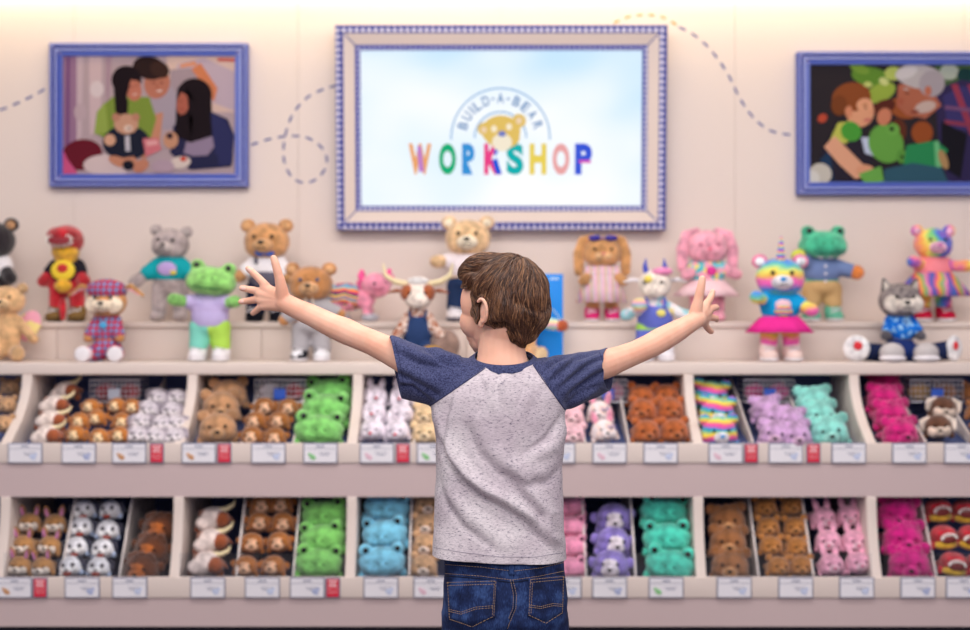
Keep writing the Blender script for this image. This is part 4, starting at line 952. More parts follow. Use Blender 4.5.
fill_bin('bear', B('plush_bear', (158,98,52), z=(190,130,80)), 1, 12, [[(972,392)],[(977,412)],[(982,434)]], 'brown plush bear', 'upper bin at the right edge')
# lower bins
fill_bin('dog', B('plush_dog', (178,128,76), up=1, e=(160,110,64), ei=(196,120,170), z=(240,226,214)), 0, 12.5, [[(30,523),(55,524)],[(24,545),(50,546)],[(20,566),(43,567)]], 'tan plush dog with tall ears', 'lower bin')
fill_bin('dog', B('plush_dog', (186,204,236), e=(50,50,70), hc=(232,232,240), z=(244,240,244), mo=1), 0, 12.5, [[(84,510),(111,510)],[(82,527),(108,530)],[(77,547),(103,549)],[(71,566),(99,567)]], 'blue and white plush dog', 'lower bin')
fill_bin('monkey', B('plush_ape', (96,50,26), z=(176,96,40), tuft=1), 0, 19, [[(160,528)],[(152,549)],[(142,568)]], 'shaggy dark brown plush ape', 'lower bin')
fill_bin('bull', B('plush_bull', (140,70,38), hc=(240,220,214)), 0, 18, [[(213,519)],[(211,541)],[(207,563)]], 'brown and white plush bull', 'lower bin')
fill_bin('monkey', B('plush_monkey', (168,100,42), z=(236,186,150)), 0, 13, [[(262,504),(281,503)],[(259,522),(283,522)],[(252,543),(279,542)],[(246,566),(274,566)]], 'brown plush monkey', 'lower bin')
fill_bin('frog', B('plush_frog', (124,200,100)), 0, 24, [[(325,514)],[(323,538)],[(319,562)]], 'bright green plush frog', 'lower bin')
fill_bin('frog', B('plush_frog', (122,200,230)), 0, 24, [[(387,507)],[(385,533)],[(382,561)]], 'light blue plush frog', 'lower bin')
fill_bin('bear', B('plush_bear', (206,162,120), z=(240,216,200)), 0, 14.5, [[(427,505)],[(426,525)],[(426,545)],[(424,566)]], 'beige plush bear', 'lower bin')
fill_bin('frog', B('plush_frog', (242,150,184)), 0, 16, [[(570,506)],[(571,526)],[(571,546)],[(570,567)]], 'pink plush frog', 'lower bin right of the child')
fill_bin('monkey', B('plush_monkey', (142,124,204), z=(240,228,240)), 0, 19, [[(613,518)],[(613,542)],[(611,565)]], 'purple plush monkey with white face', 'lower bin')
fill_bin('frog', B('plush_frog', (70,206,180)), 0, 25, [[(664,511)],[(667,538)],[(670,564)]], 'teal plush frog', 'lower bin')
fill_bin('bear', B('plush_bear', (148,94,52), z=(196,140,90), tuft=1), 0, 20, [[(727,521)],[(728,543)],[(730,566)]], 'curly brown plush bear', 'lower bin')
fill_bin('bear', B('plush_bear', (178,116,54), z=(190,128,64)), 0, 13, [[(765,507),(792,506)],[(768,527),(795,527)],[(771,546),(797,547)],[(778,567),(801,566)]], 'golden brown plush bear', 'lower bin')
fill_bin('bunny', B('plush_bunny', (242,168,196), z=(246,196,212), nc=(226,110,150)), 0, 14, [[(823,518),(849,516)],[(828,541),(854,541)],[(831,565),(858,563)]], 'pink plush bunny', 'lower bin')
fill_bin('bear', B('plush_bear', (200,16,124), z=(206,24,130), tuft=1, ec=(150,10,90)), 0, 22, [[(897,514)],[(903,539)],[(909,564)]], 'magenta plush bear', 'lower bin')
fill_bin('dino', B('plush_dinosaur', (196,36,52)), 0, 15, [[(938,510),(965,511)],[(943,537),(971,537)],[(953,564),(981,563)]], 'red toothy plush dinosaur', 'lower bin')
# ================================================================ the child
BY = 2.8
child = thing('person', 'child seen from behind, arms flung wide, in raglan T-shirt and dark jeans', 'person', (xat(505, BY), BY, 0))
BO = Vector(child.location)
def Q(px, py, Y=BY): return P(px, py, Y)
def toB(v): return v-BO
px_ = BY/F
# ---------------------------------------------------------------- materials
def skinmat():
    m, nt, b = newmat('skin'); v = coords(nt)
    n = N(nt, 'ShaderNodeTexNoise'); n.inputs['Scale'].default_value = 16; n.inputs['Detail'].default_value = 3; nt.links.new(v, n.inputs['Vector'])
    r = ramp(nt, [(.3, (232,174,148)), (.7, (242,192,167))]); nt.links.new(n.outputs['Fac'], r.inputs[0]); nt.links.new(r.outputs[0], b.inputs['Base Color'])
    b.inputs['Roughness'].default_value = .48; b.inputs['Specular IOR Level'].default_value = .35
    b.inputs['Subsurface Weight'].default_value = .18; b.inputs['Subsurface Radius'].default_value = (1,.35,.2); b.inputs['Subsurface Scale'].default_value = .006
    n2 = N(nt, 'ShaderNodeTexNoise'); n2.inputs['Scale'].default_value = 260; nt.links.new(v, n2.inputs['Vector'])
    bp = N(nt, 'ShaderNodeBump'); bp.inputs['Distance'].default_value = .0004; bp.inputs['Strength'].default_value = .4; nt.links.new(n2.outputs['Fac'], bp.inputs['Height']); nt.links.new(bp.outputs[0], b.inputs['Normal'])
    return m
SKIN = skinmat()
def heather():
    m, nt, b = newmat('heather_grey_jersey'); v = coords(nt, (1,1,3.4))
    n = N(nt, 'ShaderNodeTexNoise'); n.inputs['Scale'].default_value = 135; n.inputs['Detail'].default_value = 3; n.inputs['Roughness'].default_value = .75; nt.links.new(v, n.inputs['Vector'])
    r = ramp(nt, [(.29, (60,60,86)), (.36, (130,124,142)), (.41, (202,195,200)), (.56, (220,213,217)), (.72, (236,229,231))]); nt.links.new(n.outputs['Fac'], r.inputs[0])
    n3 = N(nt, 'ShaderNodeTexNoise'); n3.inputs['Scale'].default_value = 9; nt.links.new(coords(nt), n3.inputs['Vector'])
    rr = ramp(nt, [(.35, (226,220,226)), (.65, (255,255,255))]); nt.links.new(n3.outputs['Fac'], rr.inputs[0])
    mx = N(nt, 'ShaderNodeMix', data_type='RGBA', blend_type='MULTIPLY'); mx.inputs[0].default_value = 1; nt.links.new(r.outputs[0], mx.inputs[6]); nt.links.new(rr.outputs[0], mx.inputs[7])
    nt.links.new(mx.outputs[2], b.inputs['Base Color']); b.inputs['Roughness'].default_value = .9; b.inputs['Specular IOR Level'].default_value = .15
    bump(nt, b, coords(nt), 420, .0009, 2, .5); return m
def navyj():
    m, nt, b = newmat('navy_melange_jersey'); v = coords(nt)
    n = N(nt, 'ShaderNodeTexNoise'); n.inputs['Scale'].default_value = 330; n.inputs['Detail'].default_value = 3; nt.links.new(v, n.inputs['Vector'])
    r = ramp(nt, [(.35, (42,46,80)), (.62, (78,84,122))]); nt.links.new(n.outputs['Fac'], r.inputs[0]); nt.links.new(r.outputs[0], b.inputs['Base Color'])
    b.inputs['Roughness'].default_value = .9; b.inputs['Specular IOR Level'].default_value = .15; b.inputs['Sheen Weight'].default_value = .1
    bump(nt, b, v, 420, .0009, 2, .5); return m
def denim():
    m, nt, b = newmat('dark_blue_denim'); v = coords(nt)
    n = N(nt, 'ShaderNodeTexNoise'); n.inputs['Scale'].default_value = 22; n.inputs['Detail'].default_value = 5; nt.links.new(v, n.inputs['Vector'])
    w_ = N(nt, 'ShaderNodeTexNoise'); w_.inputs['Scale'].default_value = 500; nt.links.new(coords(nt, (1,1,.25)), w_.inputs['Vector'])
    ad = N(nt, 'ShaderNodeMath', operation='MULTIPLY_ADD'); ad.inputs[1].default_value = .45; nt.links.new(w_.outputs['Fac'], ad.inputs[0]); nt.links.new(n.outputs['Fac'], ad.inputs[2])
    r = ramp(nt, [(.55, (14,24,54)), (.72, (26,42,84)), (.92, (56,82,134))]); nt.links.new(ad.outputs[0], r.inputs[0]); nt.links.new(r.outputs[0], b.inputs['Base Color'])
    b.inputs['Roughness'].default_value = .8; b.inputs['Specular IOR Level'].default_value = .2
    bump(nt, b, v, 380, .0008, 2, .6); return m
HEA, NVJ, DNM = heather(), navyj(), denim()
# ---------------------------------------------------------------- head frame
HC = Q(503, 307.5, 2.815); YAW = math.radians(47)
RH = Matrix.Rotation(YAW, 3, 'Z') @ Matrix.Rotation(math.radians(2), 3, 'X')
def hd(x, y, z): return HC+RH@Vector((x, y, z))
# ---------------------------------------------------------------- skin body
b = MB()
def hball(c, r, n=16): 
    mb = MB().ball(c, r, None, n, 12); b.add([hd(*v) for v in mb.v], mb.f)
hball((0,-.012,.022), (.070,.088,.084), 24)
hball((0,.022,-.030), (.054,.062,.072), 20)
hball((0,.062,-.083), (.020,.018,.018)); hball((0,.045,-.072), (.040,.036,.028))
for s in (-1,1): hball((s*.034,.050,-.032), (.028,.034,.034)); hball((s*.028,.062,.016), (.024,.016,.012)); hball((s*.040,.045,.012), (.027,.032,.045))
for s in (-1,1): hball((s*.020,.052,-.054), (.026,.026,.030))
hball((0,.050,.045), (.052,.040,.040))
b.tube([hd(0,.080,.006), hd(0,.094,-.018), hd(0,.102,-.030)], [.008,.009,.011])
for s in (-1,1): hball((s*.010,.090,-.032), (.007,.009,.006))
hball((0,.082,-.058), (.019,.008,.006)); hball((0,.080,-.066), (.016,.009,.006))
# ears: dish, rim and lobe
for s in (-1,1):
    pts = []
    for k in range(9):
        a = math.radians(-125+k*32); pts.append(hd(s*(.074+.010*math.sin(a*.5+1)), -.016+.015*math.cos(a)*-1, -.010+.024*math.sin(a)+.004))
    b.tube(pts[:9], .0042, 8)
    mb = MB().ball((0,0,0), (.0055,.014,.023)); R_ = Matrix.Rotation(s*.35, 3, 'Z')
    b.add([hd(*((R_@v)+Vector((s*.073,-.013,-.008)))) for v in mb.v], mb.f)
    hball((s*.072,-.006,-.034), (.006,.008,.008))
# neck and torso core
b.tube([hd(0,-.020,-.03), Q(502,340,2.805), Q(502,357,2.80), Q(502,372,2.80)], [.054,.048,.052,.064], 20)
b.loft([(Q(504,600), .100,.066,2.2),(Q(503,560), .100,.068,2.2),(Q(500,500), .100,.068,2.2),(Q(499,440), .105,.07,2.2),(Q(499,400), .112,.07,2.2),(Q(500,374), .095,.055,2.2),(Q(501,366), .05,.04,2)], 24)
# legs down to the ankles
for s in (-1,1):
    x = BO.x+s*.062
    b.tube([Vector((x, BY, .64)), Vector((x+s*.004, BY, .46)), Vector((x+s*.006, BY+.005, .27)), Vector((x+s*.008, BY-.005, .17)), Vector((x+s*.008, BY, .06))], [.050,.052,.044,.042,.032], 16)
def limb(pp, n=16): b.tube([Q(x, y, Y) for x, y, Y, r in pp], [r*Y/F for x, y, Y, r in pp], n)
# arms: (px, py, depth, radius px)
limb([(440,378,2.80,16),(415,366,2.825,14.5),(391,351.5,2.86,14.2),(372,342.5,2.89,12.8),(356,336,2.905,12.6),(346,331.3,2.915,13.4),(332,325.5,2.93,12.2),(312,315.5,2.95,11.0),(296,308.5,2.965,10.2),(284,302.5,2.975,9.8)])
limb([(556,380,2.81,15),(585,372,2.865,14),(607,363.5,2.90,14.6),(622,358,2.93,12.8),(637,352,2.955,11.9),(650,346,2.975,12.3),(663,338.8,3.0,12.4),(678,330.5,3.03,11.0),(690,323.5,3.055,9.2),(698,319,3.07,8.6)])
def finger(pts, r0, r1):
    n = len(pts); b.tube([Q(*p) for p in pts], [r0+(r1-r0)*k/(n-1) for k in range(n)], 12)
# left hand, back toward the camera
W = (284,302.5,2.975)
for kx, ky, r in ((264.5,288,.0115),(260.5,294,.0118),(260.5,300,.0115),(263,306,.0105)): b.tube([Q(283,301+(ky-297)*.45,2.975), Q((283+kx)/2, (301+ky)/2+(ky-297)*.12, 2.985), Q(kx, ky, 2.992)], [.0165,.0150,r], 12)
finger([(266,286,2.99),(258,277.5,2.998),(251.5,271.5,3.0),(247.8,268.5,3.0)], .0098, .0066)
finger([(261,292,2.995),(252,290,3.01),(246,288.8,3.015),(241.8,288.2,3.012)], .0095, .0068)
finger([(261,299,2.995),(252,300.2,3.012),(245,301.2,3.02),(240.8,301.8,3.02)], .0093, .0066)
finger([(263,305,2.99),(258.5,308.5,3.0),(255,311.5,3.008),(252.8,313.3,3.01)], .0086, .0062)
b.tube([Q(283,299,2.97), Q(281.5,288,2.962), Q(279.5,278,2.957)], [.0160,.0138,.0112], 12)
finger([(280.5,283,2.96),(277.5,271,2.955),(275.3,263,2.955),(273.6,258.3,2.957)], .0112, .0080)
# right hand, turned edge-on and reaching away
for kx, ky, yy, r in ((705.5,307,3.13,.0115),(707.5,312.5,3.135,.0118),(706.5,318.5,3.13,.0112),(704,322.5,3.12,.0105)): b.tube([Q(696,318,3.07), Q((696+kx)/2+.5, (317.5+ky)/2, 3.10), Q(kx, ky, yy)], [.0168,.0155,r], 12)
finger([(705,306,3.13),(709.5,299.5,3.155),(711.8,295,3.172),(712.6,291.8,3.18)], .0096, .0068)
finger([(707.5,311,3.135),(713,308,3.165),(716,307.3,3.185),(716.8,307.6,3.197)], .0095, .0070)
finger([(707,317,3.135),(713,317.8,3.165),(716.2,318.5,3.185),(716.6,320,3.198)], .0093, .0068)
finger([(704,322,3.12),(706.5,327,3.14),(709.5,330.5,3.152),(711.3,331.6,3.158)], .0086, .0068)
b.tube([Q(695.5,314,3.07), Q(697,307,3.068), Q(698.5,300,3.066)], [.0160,.0145,.0118], 12)
finger([(697.8,303,3.067),(700,292,3.064),(701.5,284.5,3.064),(702.3,279,3.066)], .0118, .0085)
body = b.build('body', SKIN, child, remesh=.0024, sm=5, tf=toB)
# nails on the visible thumbs and fingers
NAIL = plain((240,196,184), .25, .5, name='fingernail')
def nail(c, d, r=(.0042,.0012,.0055)):
    n_ = MB().ball((0,0,0), r, None, 10, 8); z = (Q(*d)-Q(*c)).normalized(); y = Vector((0,-1,0)); y = (y-z*y.dot(z)).normalized(); x = y.cross(z); M = Matrix((x, y, z)).transposed()
    MB().add([Q(*c)+y*.0062+M@v for v in n_.v], n_.f).build('fingernail', NAIL, child, tf=toB)
nail((702,281.2,3.066), (702.8,277,3.066), (.0055,.0013,.0065)); nail((249.6,270,3.0), (247,267.6,3.0)); nail((243.6,288.5,3.012), (240,288,3.012)); nail((242.8,301.5,3.02), (239,302,3.02)); nail((712.3,293.5,3.178), (712.8,290,3.18))
# face details
def sub_head(nm, m, c, r, rot=None):
    mb = MB().ball((0,0,0), r, rot, 14, 10); return MB().add([hd(*(v+Vector(c))) for v in mb.v], mb.f).build(nm, m, child, tf=toB)
for s in (-1,1):
    e = sub_head('eye', plain((240,238,236), .15, .5), (s*.029,.069,.001), (.0125,.0115,.0085))
    mb = MB().ball((0,0,0), (.0055,.003,.0055)); MB().add([hd(*(v+Vector((s*.029,.0795,.001)))) for v in mb.v], mb.f).build('iris', plain((80,56,40), .15, .5), e, tf=toB)
    k = MB().tube([hd(s*.014,.083,.020), hd(s*.030,.082,.025), hd(s*.046,.068,.019)], [.0028,.0036,.0018], 8, .6).build('eyebrow', plain((86,56,40), .8), child, tf=toB)
sub_head('lips', plain((206,112,104), .45), (0,.0845,-.062), (.019,.0055,.0062))
# ---------------------------------------------------------------- T-shirt
def gauss(d, w_): return math.exp(-(d/w_)**2)
def seg_d(p, a, b_):
    a = Vector(a); b_ = Vector(b_); p = Vector(p); t = max(0, min(1, (p-a).dot(b_-a)/(b_-a).length_squared)); d = p-a-(b_-a)*t
    n = Vector((-(b_-a).y, (b_-a).x)).normalized(); return d.length, t, d.dot(n)
def fold(p, pts, w_, asym=.6):
    """ridge profile beside a polyline in px space"""
    best = 1e9; bs = 0; bt = 0; n = len(pts)-1
    for i in range(n):
        d, t, sd = seg_d(p, pts[i], pts[i+1])
        if d < best: best, bs, bt = d, sd, (i+t)/n
    env = math.sin(PI*min(1, max(0, .08+bt*.84)))**.6
    return (gauss(bs+.95*w_, .8*w_)-.95*gauss(bs-.15*w_, .42*w_)-.25*gauss(bs-1.2*w_, w_))*gauss(max(0, best-abs(bs)), w_)*env
t = MB()
W_ = 2.45
t.loft([(Q(498,588), 68*px_, .098, W_),(Q(498.2,553), 67.3*px_, .097, W_),(Q(499,524), 65.6*px_, .092, W_),(Q(499.3,478), 64.4*px_, .090, W_),(Q(498.7,440), 64.5*px_, .092, W_),(Q(498,416), 66.5*px_, .094, 2.4),
        (Q(498.5,396), 69*px_, .092, 2.3),(Q(499.5,380), 66*px_, .082, 2.2),(Q(501,368), 48*px_, .064, 2.1),(Q(502,361), 33*px_, .055, 2),(Q(502.5,354), 27*px_, .050, 2),(Q(502.5,346), 25*px_, .048, 2)], 44)
def sleeve(pp):
    """pp: (px, ytop, ybottom, depth, half depth m)"""
    n = 22; vs = []
    for x, y0, y1, xo, Y, ry in pp:
        s_ = Y/F; c = Q(x, (y0+y1)/2, Y); hz_ = (y1-y0)/2*s_
        for i in range(n):
            a = 2*PI*i/n; vs.append(c+Vector((xo*s_*-math.sin(a), ry*math.cos(a), hz_*math.sin(a))))
    fs = []
    for k in range(len(pp)-1):
        for i in range(n):
            q = k*n+i; r = k*n+(i+1)%n; fs.append([q, r, r+n, q+n])
    fs.append(list(range(n))[::-1]); fs.append([(len(pp)-1)*n+i for i in range(n)])
    t.add(vs, fs)
# xo slants each section so the cuff line leans like the photo
sleeve([(478,359,412,0,2.8,.062),(455,356,411,0,2.8,.062),(438,350,408,-2,2.803,.060),(422,346.5,403,-4,2.81,.057),(408,342.5,398.5,-5,2.82,.055),(395,338,394,-6,2.83,.054),(384,334.5,390.5,-6.5,2.84,.054)])
sleeve([(525,360,412,0,2.8,.062),(547,356.5,412,0,2.8,.062),(562,354.5,410,2,2.81,.060),(577,352.5,404,3,2.84,.060),(592,350.5,398,3,2.868,.058),(604,348.5,391,2,2.892,.056),(616,346,385,2,2.918,.056)])
tee = t.build('t_shirt', [HEA], child, remesh=.0034, sm=7, tf=toB)
me = tee.data
def to_px(v):
    w3 = v+BO; return (CX+w3.x*F/w3.y, CY-(w3.z-CH)*F/w3.y)
folds = [ # polyline px, width px, amplitude m
 ([(433,428),(441,445),(449,462),(462,480),(482,496),(504,507),(526,522),(544,540)], 8, .0090),
 ([(470,430),(480,452),(500,472),(526,484),(548,480),(560,466)], 11, .0035),
 ([(512,478),(528,500),(540,516),(543,534)], 8, .0055),
 ([(436,470),(445,500),(462,524),(492,546)], 10, .0032),
 ([(560,420),(548,440),(530,452)], 8, .004),
 ([(452,398),(446,420),(447,450)], 7, .0035),
 ([(500,372),(497,386),(500,402)], 6, .0022),([(522,372),(526,388),(520,404)], 6, .0020),
 ([(478,372),(484,386),(486,398)], 6, .002),
 ([(396,372),(414,380),(434,392)], 7, .0048),([(399,352),(420,362),(446,366)], 6, .0042),([(425,347),(440,360),(462,366)], 6, .0038),([(396,385),(412,386),(428,399)], 5, .0032),
 ([(607,370),(590,380),(574,392)], 6, .0055),([(606,358),(588,366),(566,384)], 6, .0058),([(598,352),(576,360),(556,378)], 6, .0045),([(572,354),(556,362),(546,372)], 5, .0045),([(550,356),(541,364),(538,374)], 4, .0035),
 ([(596,385),(582,392),(570,402)], 5, .004)]
nv = [v.normal.copy() for v in me.vertices]
for i, v in enumerate(me.vertices):
    p = to_px(v.co); d = 0
    back = nv[i].y < .25
    if back:
        wgt = min(1, (.25-nv[i].y)/.35)
        for pts, w2, am in folds:
            if min(q_[0] for q_ in pts)-3*w2 < p[0] < max(q_[0] for q_ in pts)+3*w2 and min(q_[1] for q_ in pts)-3*w2 < p[1] < max(q_[1] for q_ in pts)+3*w2: d += am*1.9*wgt*fold(p, pts, w2)
    q = v.co*11; d += .0034*(noise.noise(Vector((q.x, q.y, q.z*.7)))) + .0009*noise.noise(v.co*34)
    if p[1] > 520: d += .004*math.sin(math.atan2(v.co.y, v.co.x)*7+1)*min(1, (p[1]-520)/60)
    if abs(p[0]-503) < 42: d *= max(0, min(1, (p[1]-366)/14))
    v.co += nv[i]*d
bm = bmesh.new(); bm.from_mesh(me)
def cut(bm, p, nrm, clear=True):
    """bisect; clear everything on the +nrm side"""
    g = bm.verts[:]+bm.edges[:]+bm.faces[:]
    bmesh.ops.bisect_plane(bm, geom=g, dist=1e-6, plane_co=toB(p), plane_no=nrm, clear_outer=clear)
# hem
hl, hr = Q(431.5,553.5), Q(566,558.5); hm = Q(500,563.5,2.71)
nrm = (hr-hl).cross(hm-hl).normalized(); nrm = nrm if nrm.z < 0 else -nrm
cut(bm, hl, nrm)
# cuffs
def plane_of(a, b_, c, ref):
    n_ = (b_-a).cross(c-a).normalized(); return n_ if n_.dot(ref-a) > 0 else -n_
cl = plane_of(Q(389.5,337,2.84), Q(400,393,2.84), Q(391.5,365,2.99), Q(300,360,2.84)); cut(bm, Q(389.5,337,2.84), cl)
cr = plane_of(Q(604,348,2.87), Q(607.5,382,2.87), Q(616,365,3.03), Q(700,360,2.87)); cut(bm, Q(604,348,2.87), cr)
# neck opening: remove what lies inside the collar
NP = toB(Q(503,357.6,2.80)); NN = Vector((0,-.30,1)).normalized()
near = [f for f in bm.faces if abs(f.calc_center_median().x-NP.x) < .064 and f.calc_center_median().z > NP.z-.04]
g = list({v for f in near for v in f.verts})+list({e for f in near for e in f.edges})+near
bmesh.ops.bisect_plane(bm, geom=g, dist=1e-6, plane_co=NP, plane_no=NN)
bmesh.ops.delete(bm, geom=[f for f in bm.faces if (f.calc_center_median()-NP).dot(NN) > 0 and abs(f.calc_center_median().x-NP.x) < .062 and f.calc_center_median().z > NP.z-.03], context='FACES')
# raglan seams (planes running front to back)
sl_ = plane_of(Q(490,364), Q(427,408.5), Q(490,364,3.2), Q(400,360)); cut(bm, Q(490,364), sl_, False)
sr_ = plane_of(Q(533,364), Q(566,411), Q(533,364,3.2), Q(620,360)); cut(bm, Q(533,364), sr_, False)
# drop the disc that closes the neck / keep the open tube: nothing left to close after clearing
bm.faces.ensure_lookup_table()
lef, rig = [], []
pl, pr = toB(Q(490,364)), toB(Q(533,364))
for f in bm.faces:
    c = f.calc_center_median()
    if (c-pl).dot(sl_) > 1e-6: lef.append(f.index)
    elif (c-pr).dot(sr_) > 1e-6: rig.append(f.index)
sets = {'left': set(lef), 'right': set(rig)}
def extract(keep, name, m, parent):
    b2 = bm.copy(); b2.faces.ensure_lookup_table()
    bmesh.ops.delete(b2, geom=[f for f in b2.faces if f.index not in keep], context='FACES')
    m2 = bpy.data.meshes.new(name); b2.to_mesh(m2); b2.free(); m2.materials.append(m)
    m2.polygons.foreach_set('use_smooth', [True]*len(m2.polygons))
    o = bpy.data.objects.new(name, m2); COL.objects.link(o); o.parent = parent
    sd = o.modifiers.new('s', 'SOLIDIFY'); sd.thickness = .0022; sd.offset = -1; return bake(o)
allf = set(f.index for f in bm.faces)
full_bvh = BVHTree.FromBMesh(bm)
ts = extract(allf-sets['left']-sets['right'], 't_shirt_body', HEA, None)
old = tee.data; tee.data = ts.data; bpy.data.objects.remove(ts); bpy.data.meshes.remove(old)
extract(sets['left'], 'sleeve', NVJ, tee)['label'] = 'navy raglan sleeve'
extract(sets['right'], 'sleeve', NVJ, tee)['label'] = 'navy raglan sleeve'
bm.free()
def proj(px, py, bvh, off=.0012):
    """point on the surface seen at this place from in front of the shelves' side (ray from eye height)"""
    o = toB(Vector((0,0,CH))); d = (toB(Q(px, py, 3))-o).normalized(); h = bvh.ray_cast(o, d)
    return None if h[0] is None else h[0]+h[1]*off
def seam(pts, bvh, r, name, m, parent, off=.0010, sub_=8, dash=None):
    out = []
    for i in range(len(pts)-1):
        for k in range(sub_):
            t_ = k/sub_; q = proj(pts[i][0]+(pts[i+1][0]-pts[i][0])*t_, pts[i][1]+(pts[i+1][1]-pts[i][1])*t_, bvh, off)
            if q is not None: out.append(q)
    q = proj(*pts[-1], bvh, off)
    if q is not None: out.append(q)
    if len(out) < 2: return None
    mb = MB()
    if dash:
        L = 0; on = []; acc = 0
        for k in range(len(out)-1):
            seg = (out[k+1]-out[k]); n_ = max(1, int(seg.length/dash))
            for j in range(n_):
                if j % 1 == 0: mb.tube([out[k]+seg*(j/n_), out[k]+seg*((j+.68)/n_)], r, 5, caps=False)
    else: mb.tube(out, r, 6, caps=False)
    return mb.build(name, m, parent)
SEAMN = plain((48,52,88), .9)
seam([(490,365),(470,379),(448,394),(428,407.5)], full_bvh, .0011, 'seam', SEAMN, tee, .0004); seam([(533,365),(544,381),(556,397.5),(565,410)], full_bvh, .0011, 'seam', SEAMN, tee, .0004)
# collar rib
mb = MB(); n = 48; rads = []
NT = Vector((0,1,.30)).normalized(); NX = Vector((1,0,0)); ctr = NP-NN*.004
for i in range(n):
    a = 2*PI*i/n; d = NX*math.sin(a)-NT*math.cos(a); h = full_bvh.ray_cast(ctr, d); rads.append(min(.066, h[3]) if h[0] is not None else .056)
rad2 = []
for i in range(n):
    a = 2*PI*i/n; d = NX*math.sin(a)-NT*math.cos(a); h = full_bvh.ray_cast(NP-NN*.0115, d); rad2.append(min(.074, h[3]) if h[0] is not None else rads[i]+.003)
rad2 = [max(rad2[i-1], rad2[i], rad2[(i+1)%n])+.0012 for i in range(n)]
for _ in range(3): rad2 = [max(rad2[i], (rad2[i-1]+rad2[i]*2+rad2[(i+1)%n])/4) for i in range(n)]
for _ in range(6): rads = [(rads[i-1]+rads[i]*2+rads[(i+1)%n])/4 for i in range(n)]
for i in range(n):
    a = 2*PI*i/n; d = NX*math.sin(a)-NT*math.cos(a); p = NP+d*(rads[i]+.0016); dn = d
    e2 = max(0, rad2[i]-rads[i]); 
    for du, dv in ((e2+.0010,-.0110),(e2*.55+.0034,-.0060),(.0026,.0012),(-.0016,.0050),(-.0046,.0052),(-.0022,.0),(e2-.0016,-.0110)): mb.v.append(p+dn*du+NN*dv)
for i in range(n):
    for k in range(7):
        a = i*7+k; b_ = i*7+(k+1)%7; c_ = ((i+1)%n)*7+(k+1)%7; d_ = ((i+1)%n)*7+k; mb.f.append([a,b_,c_,d_]); mb.mi.append(0)
mb.build('collar', NVJ, tee)['label'] = 'navy ribbed collar'
HST = plain((150,144,158), .9)
seam([(434,547.5),(460,552),(500,557),(535,557),(563,552.5)], full_bvh, .0005, 'hem_stitching', HST, tee, .0004, 10)
NST = plain((40,44,80), .9)
seam([(394.5,341),(398,352),(401,368),(404,386)], full_bvh, .0006, 'cuff_stitching', NST, tee, .0004)
seam([(599,351),(603,362),(602,376),(594,386)], full_bvh, .0006, 'cuff_stitching', NST, tee, .0004)
# ---------------------------------------------------------------- jeans
j = MB(); jc = lambda py, dx=0: Q(505+dx, py)
j.loft([(Vector((BO.x, BY, .50)), .118,.088,2.4),(Vector((BO.x, BY-.004, .545)), .128,.100,2.4),(Q(505.5,600), 62.5*px_, .100,2.4),(Q(504.5,575), 60.5*px_, .092,2.35),(Q(504,558), 60*px_, .086,2.3),(Q(504,545), 58*px_, .082,2.3)], 44)
for s in (-1,1):
    x = BO.x+s*.066
    j.tube([Vector((x, BY-.006, .60)), Vector((x+s*.0, BY-.004, .50)), Vector((x+s*.003, BY, .40)), Vector((x+s*.006, BY+.003, .27)), Vector((x+s*.009, BY-.002, .16)), Vector((x+s*.010, BY, .07))], [.060,.070,.064,.056,.053,.052], 20, caps=False)
jeans = j.build('jeans', DNM, child, remesh=.0045, sm=3, tf=toB)
jn = [v.normal.copy() for v in jeans.data.vertices]
for v, n_ in zip(jeans.data.vertices, jn):
    p = v.co; w3 = p+BO
    d = .0016*noise.noise(p*22)+.0022*noise.noise(Vector((p.x*9, p.y*9, p.z*26)))*(1 if p.z < .56 else .4)
    d += -.010*gauss(p.x-.006, .012)*(1 if n_.y < 0 else 0)*max(0, min(1, (.60-p.z)/.06))
    v.co += n_*d
bj = bmesh.new(); bj.from_mesh(jeans.data); jb = BVHTree.FromBMesh(bj); bj.free()
def patch(poly, rows, cols, off, name, m, parent):
    """quad patch (4 px corners: TL TR BR BL) laid on the cloth, with a little thickness"""
    TL, TR, BR_, BL = [Vector(p) for p in poly]; top = []; bot = []
    for i in range(rows+1):
        for k in range(cols+1):
            u, w2 = k/cols, i/rows; p = TL.lerp(TR, u).lerp(BL.lerp(BR_, u), w2)
            if i == rows and len(poly) == 4 and name == 'back_pocket': p.y += 7*(1-abs(2*u-1))
            elif name == 'back_pocket': p.y += 7*(1-abs(2*u-1))*w2**3
            top.append(proj(p.x, p.y, jb, off)); bot.append(proj(p.x, p.y, jb, -.003))
    if any(q is None for q in top+bot): print('PATCH MISS', name); return None
    n_ = (rows+1)*(cols+1); vs = top+bot; fs = []
    for i in range(rows):
        for k in range(cols):
            a = i*(cols+1)+k; fs.append([a,a+1,a+cols+2,a+cols+1]); fs.append([a+n_,a+cols+1+n_,a+cols+2+n_,a+1+n_])
    per = [k for k in range(cols+1)]+[i*(cols+1)+cols for i in range(1, rows+1)]+[rows*(cols+1)+k for k in range(cols-1,-1,-1)]+[i*(cols+1) for i in range(rows-1,0,-1)]
    for a, b_ in zip(per, per[1:]+per[:1]): fs.append([a, a+n_, b_+n_, b_])
    return MB().add(vs, fs).build(name, m, parent)
TH = plain((172,142,112), .8, name='tan_stitching'); DST = plain((12,20,44), .9)
pk1 = patch([(447.5,581),(497.5,579.5),(495.5,617),(449.5,620)], 10, 12, .0030, 'back_pocket', DNM, jeans)
pk2 = patch([(528.5,578),(563.5,575),(562.5,613),(527,616)], 10, 12, .0030, 'back_pocket', DNM, jeans)
ST = dict(dash=.0042)
def st(pts, off=.0036, par=None): return seam(pts, jb, .00048, 'stitching', TH, par or jeans, off, 6, **ST)
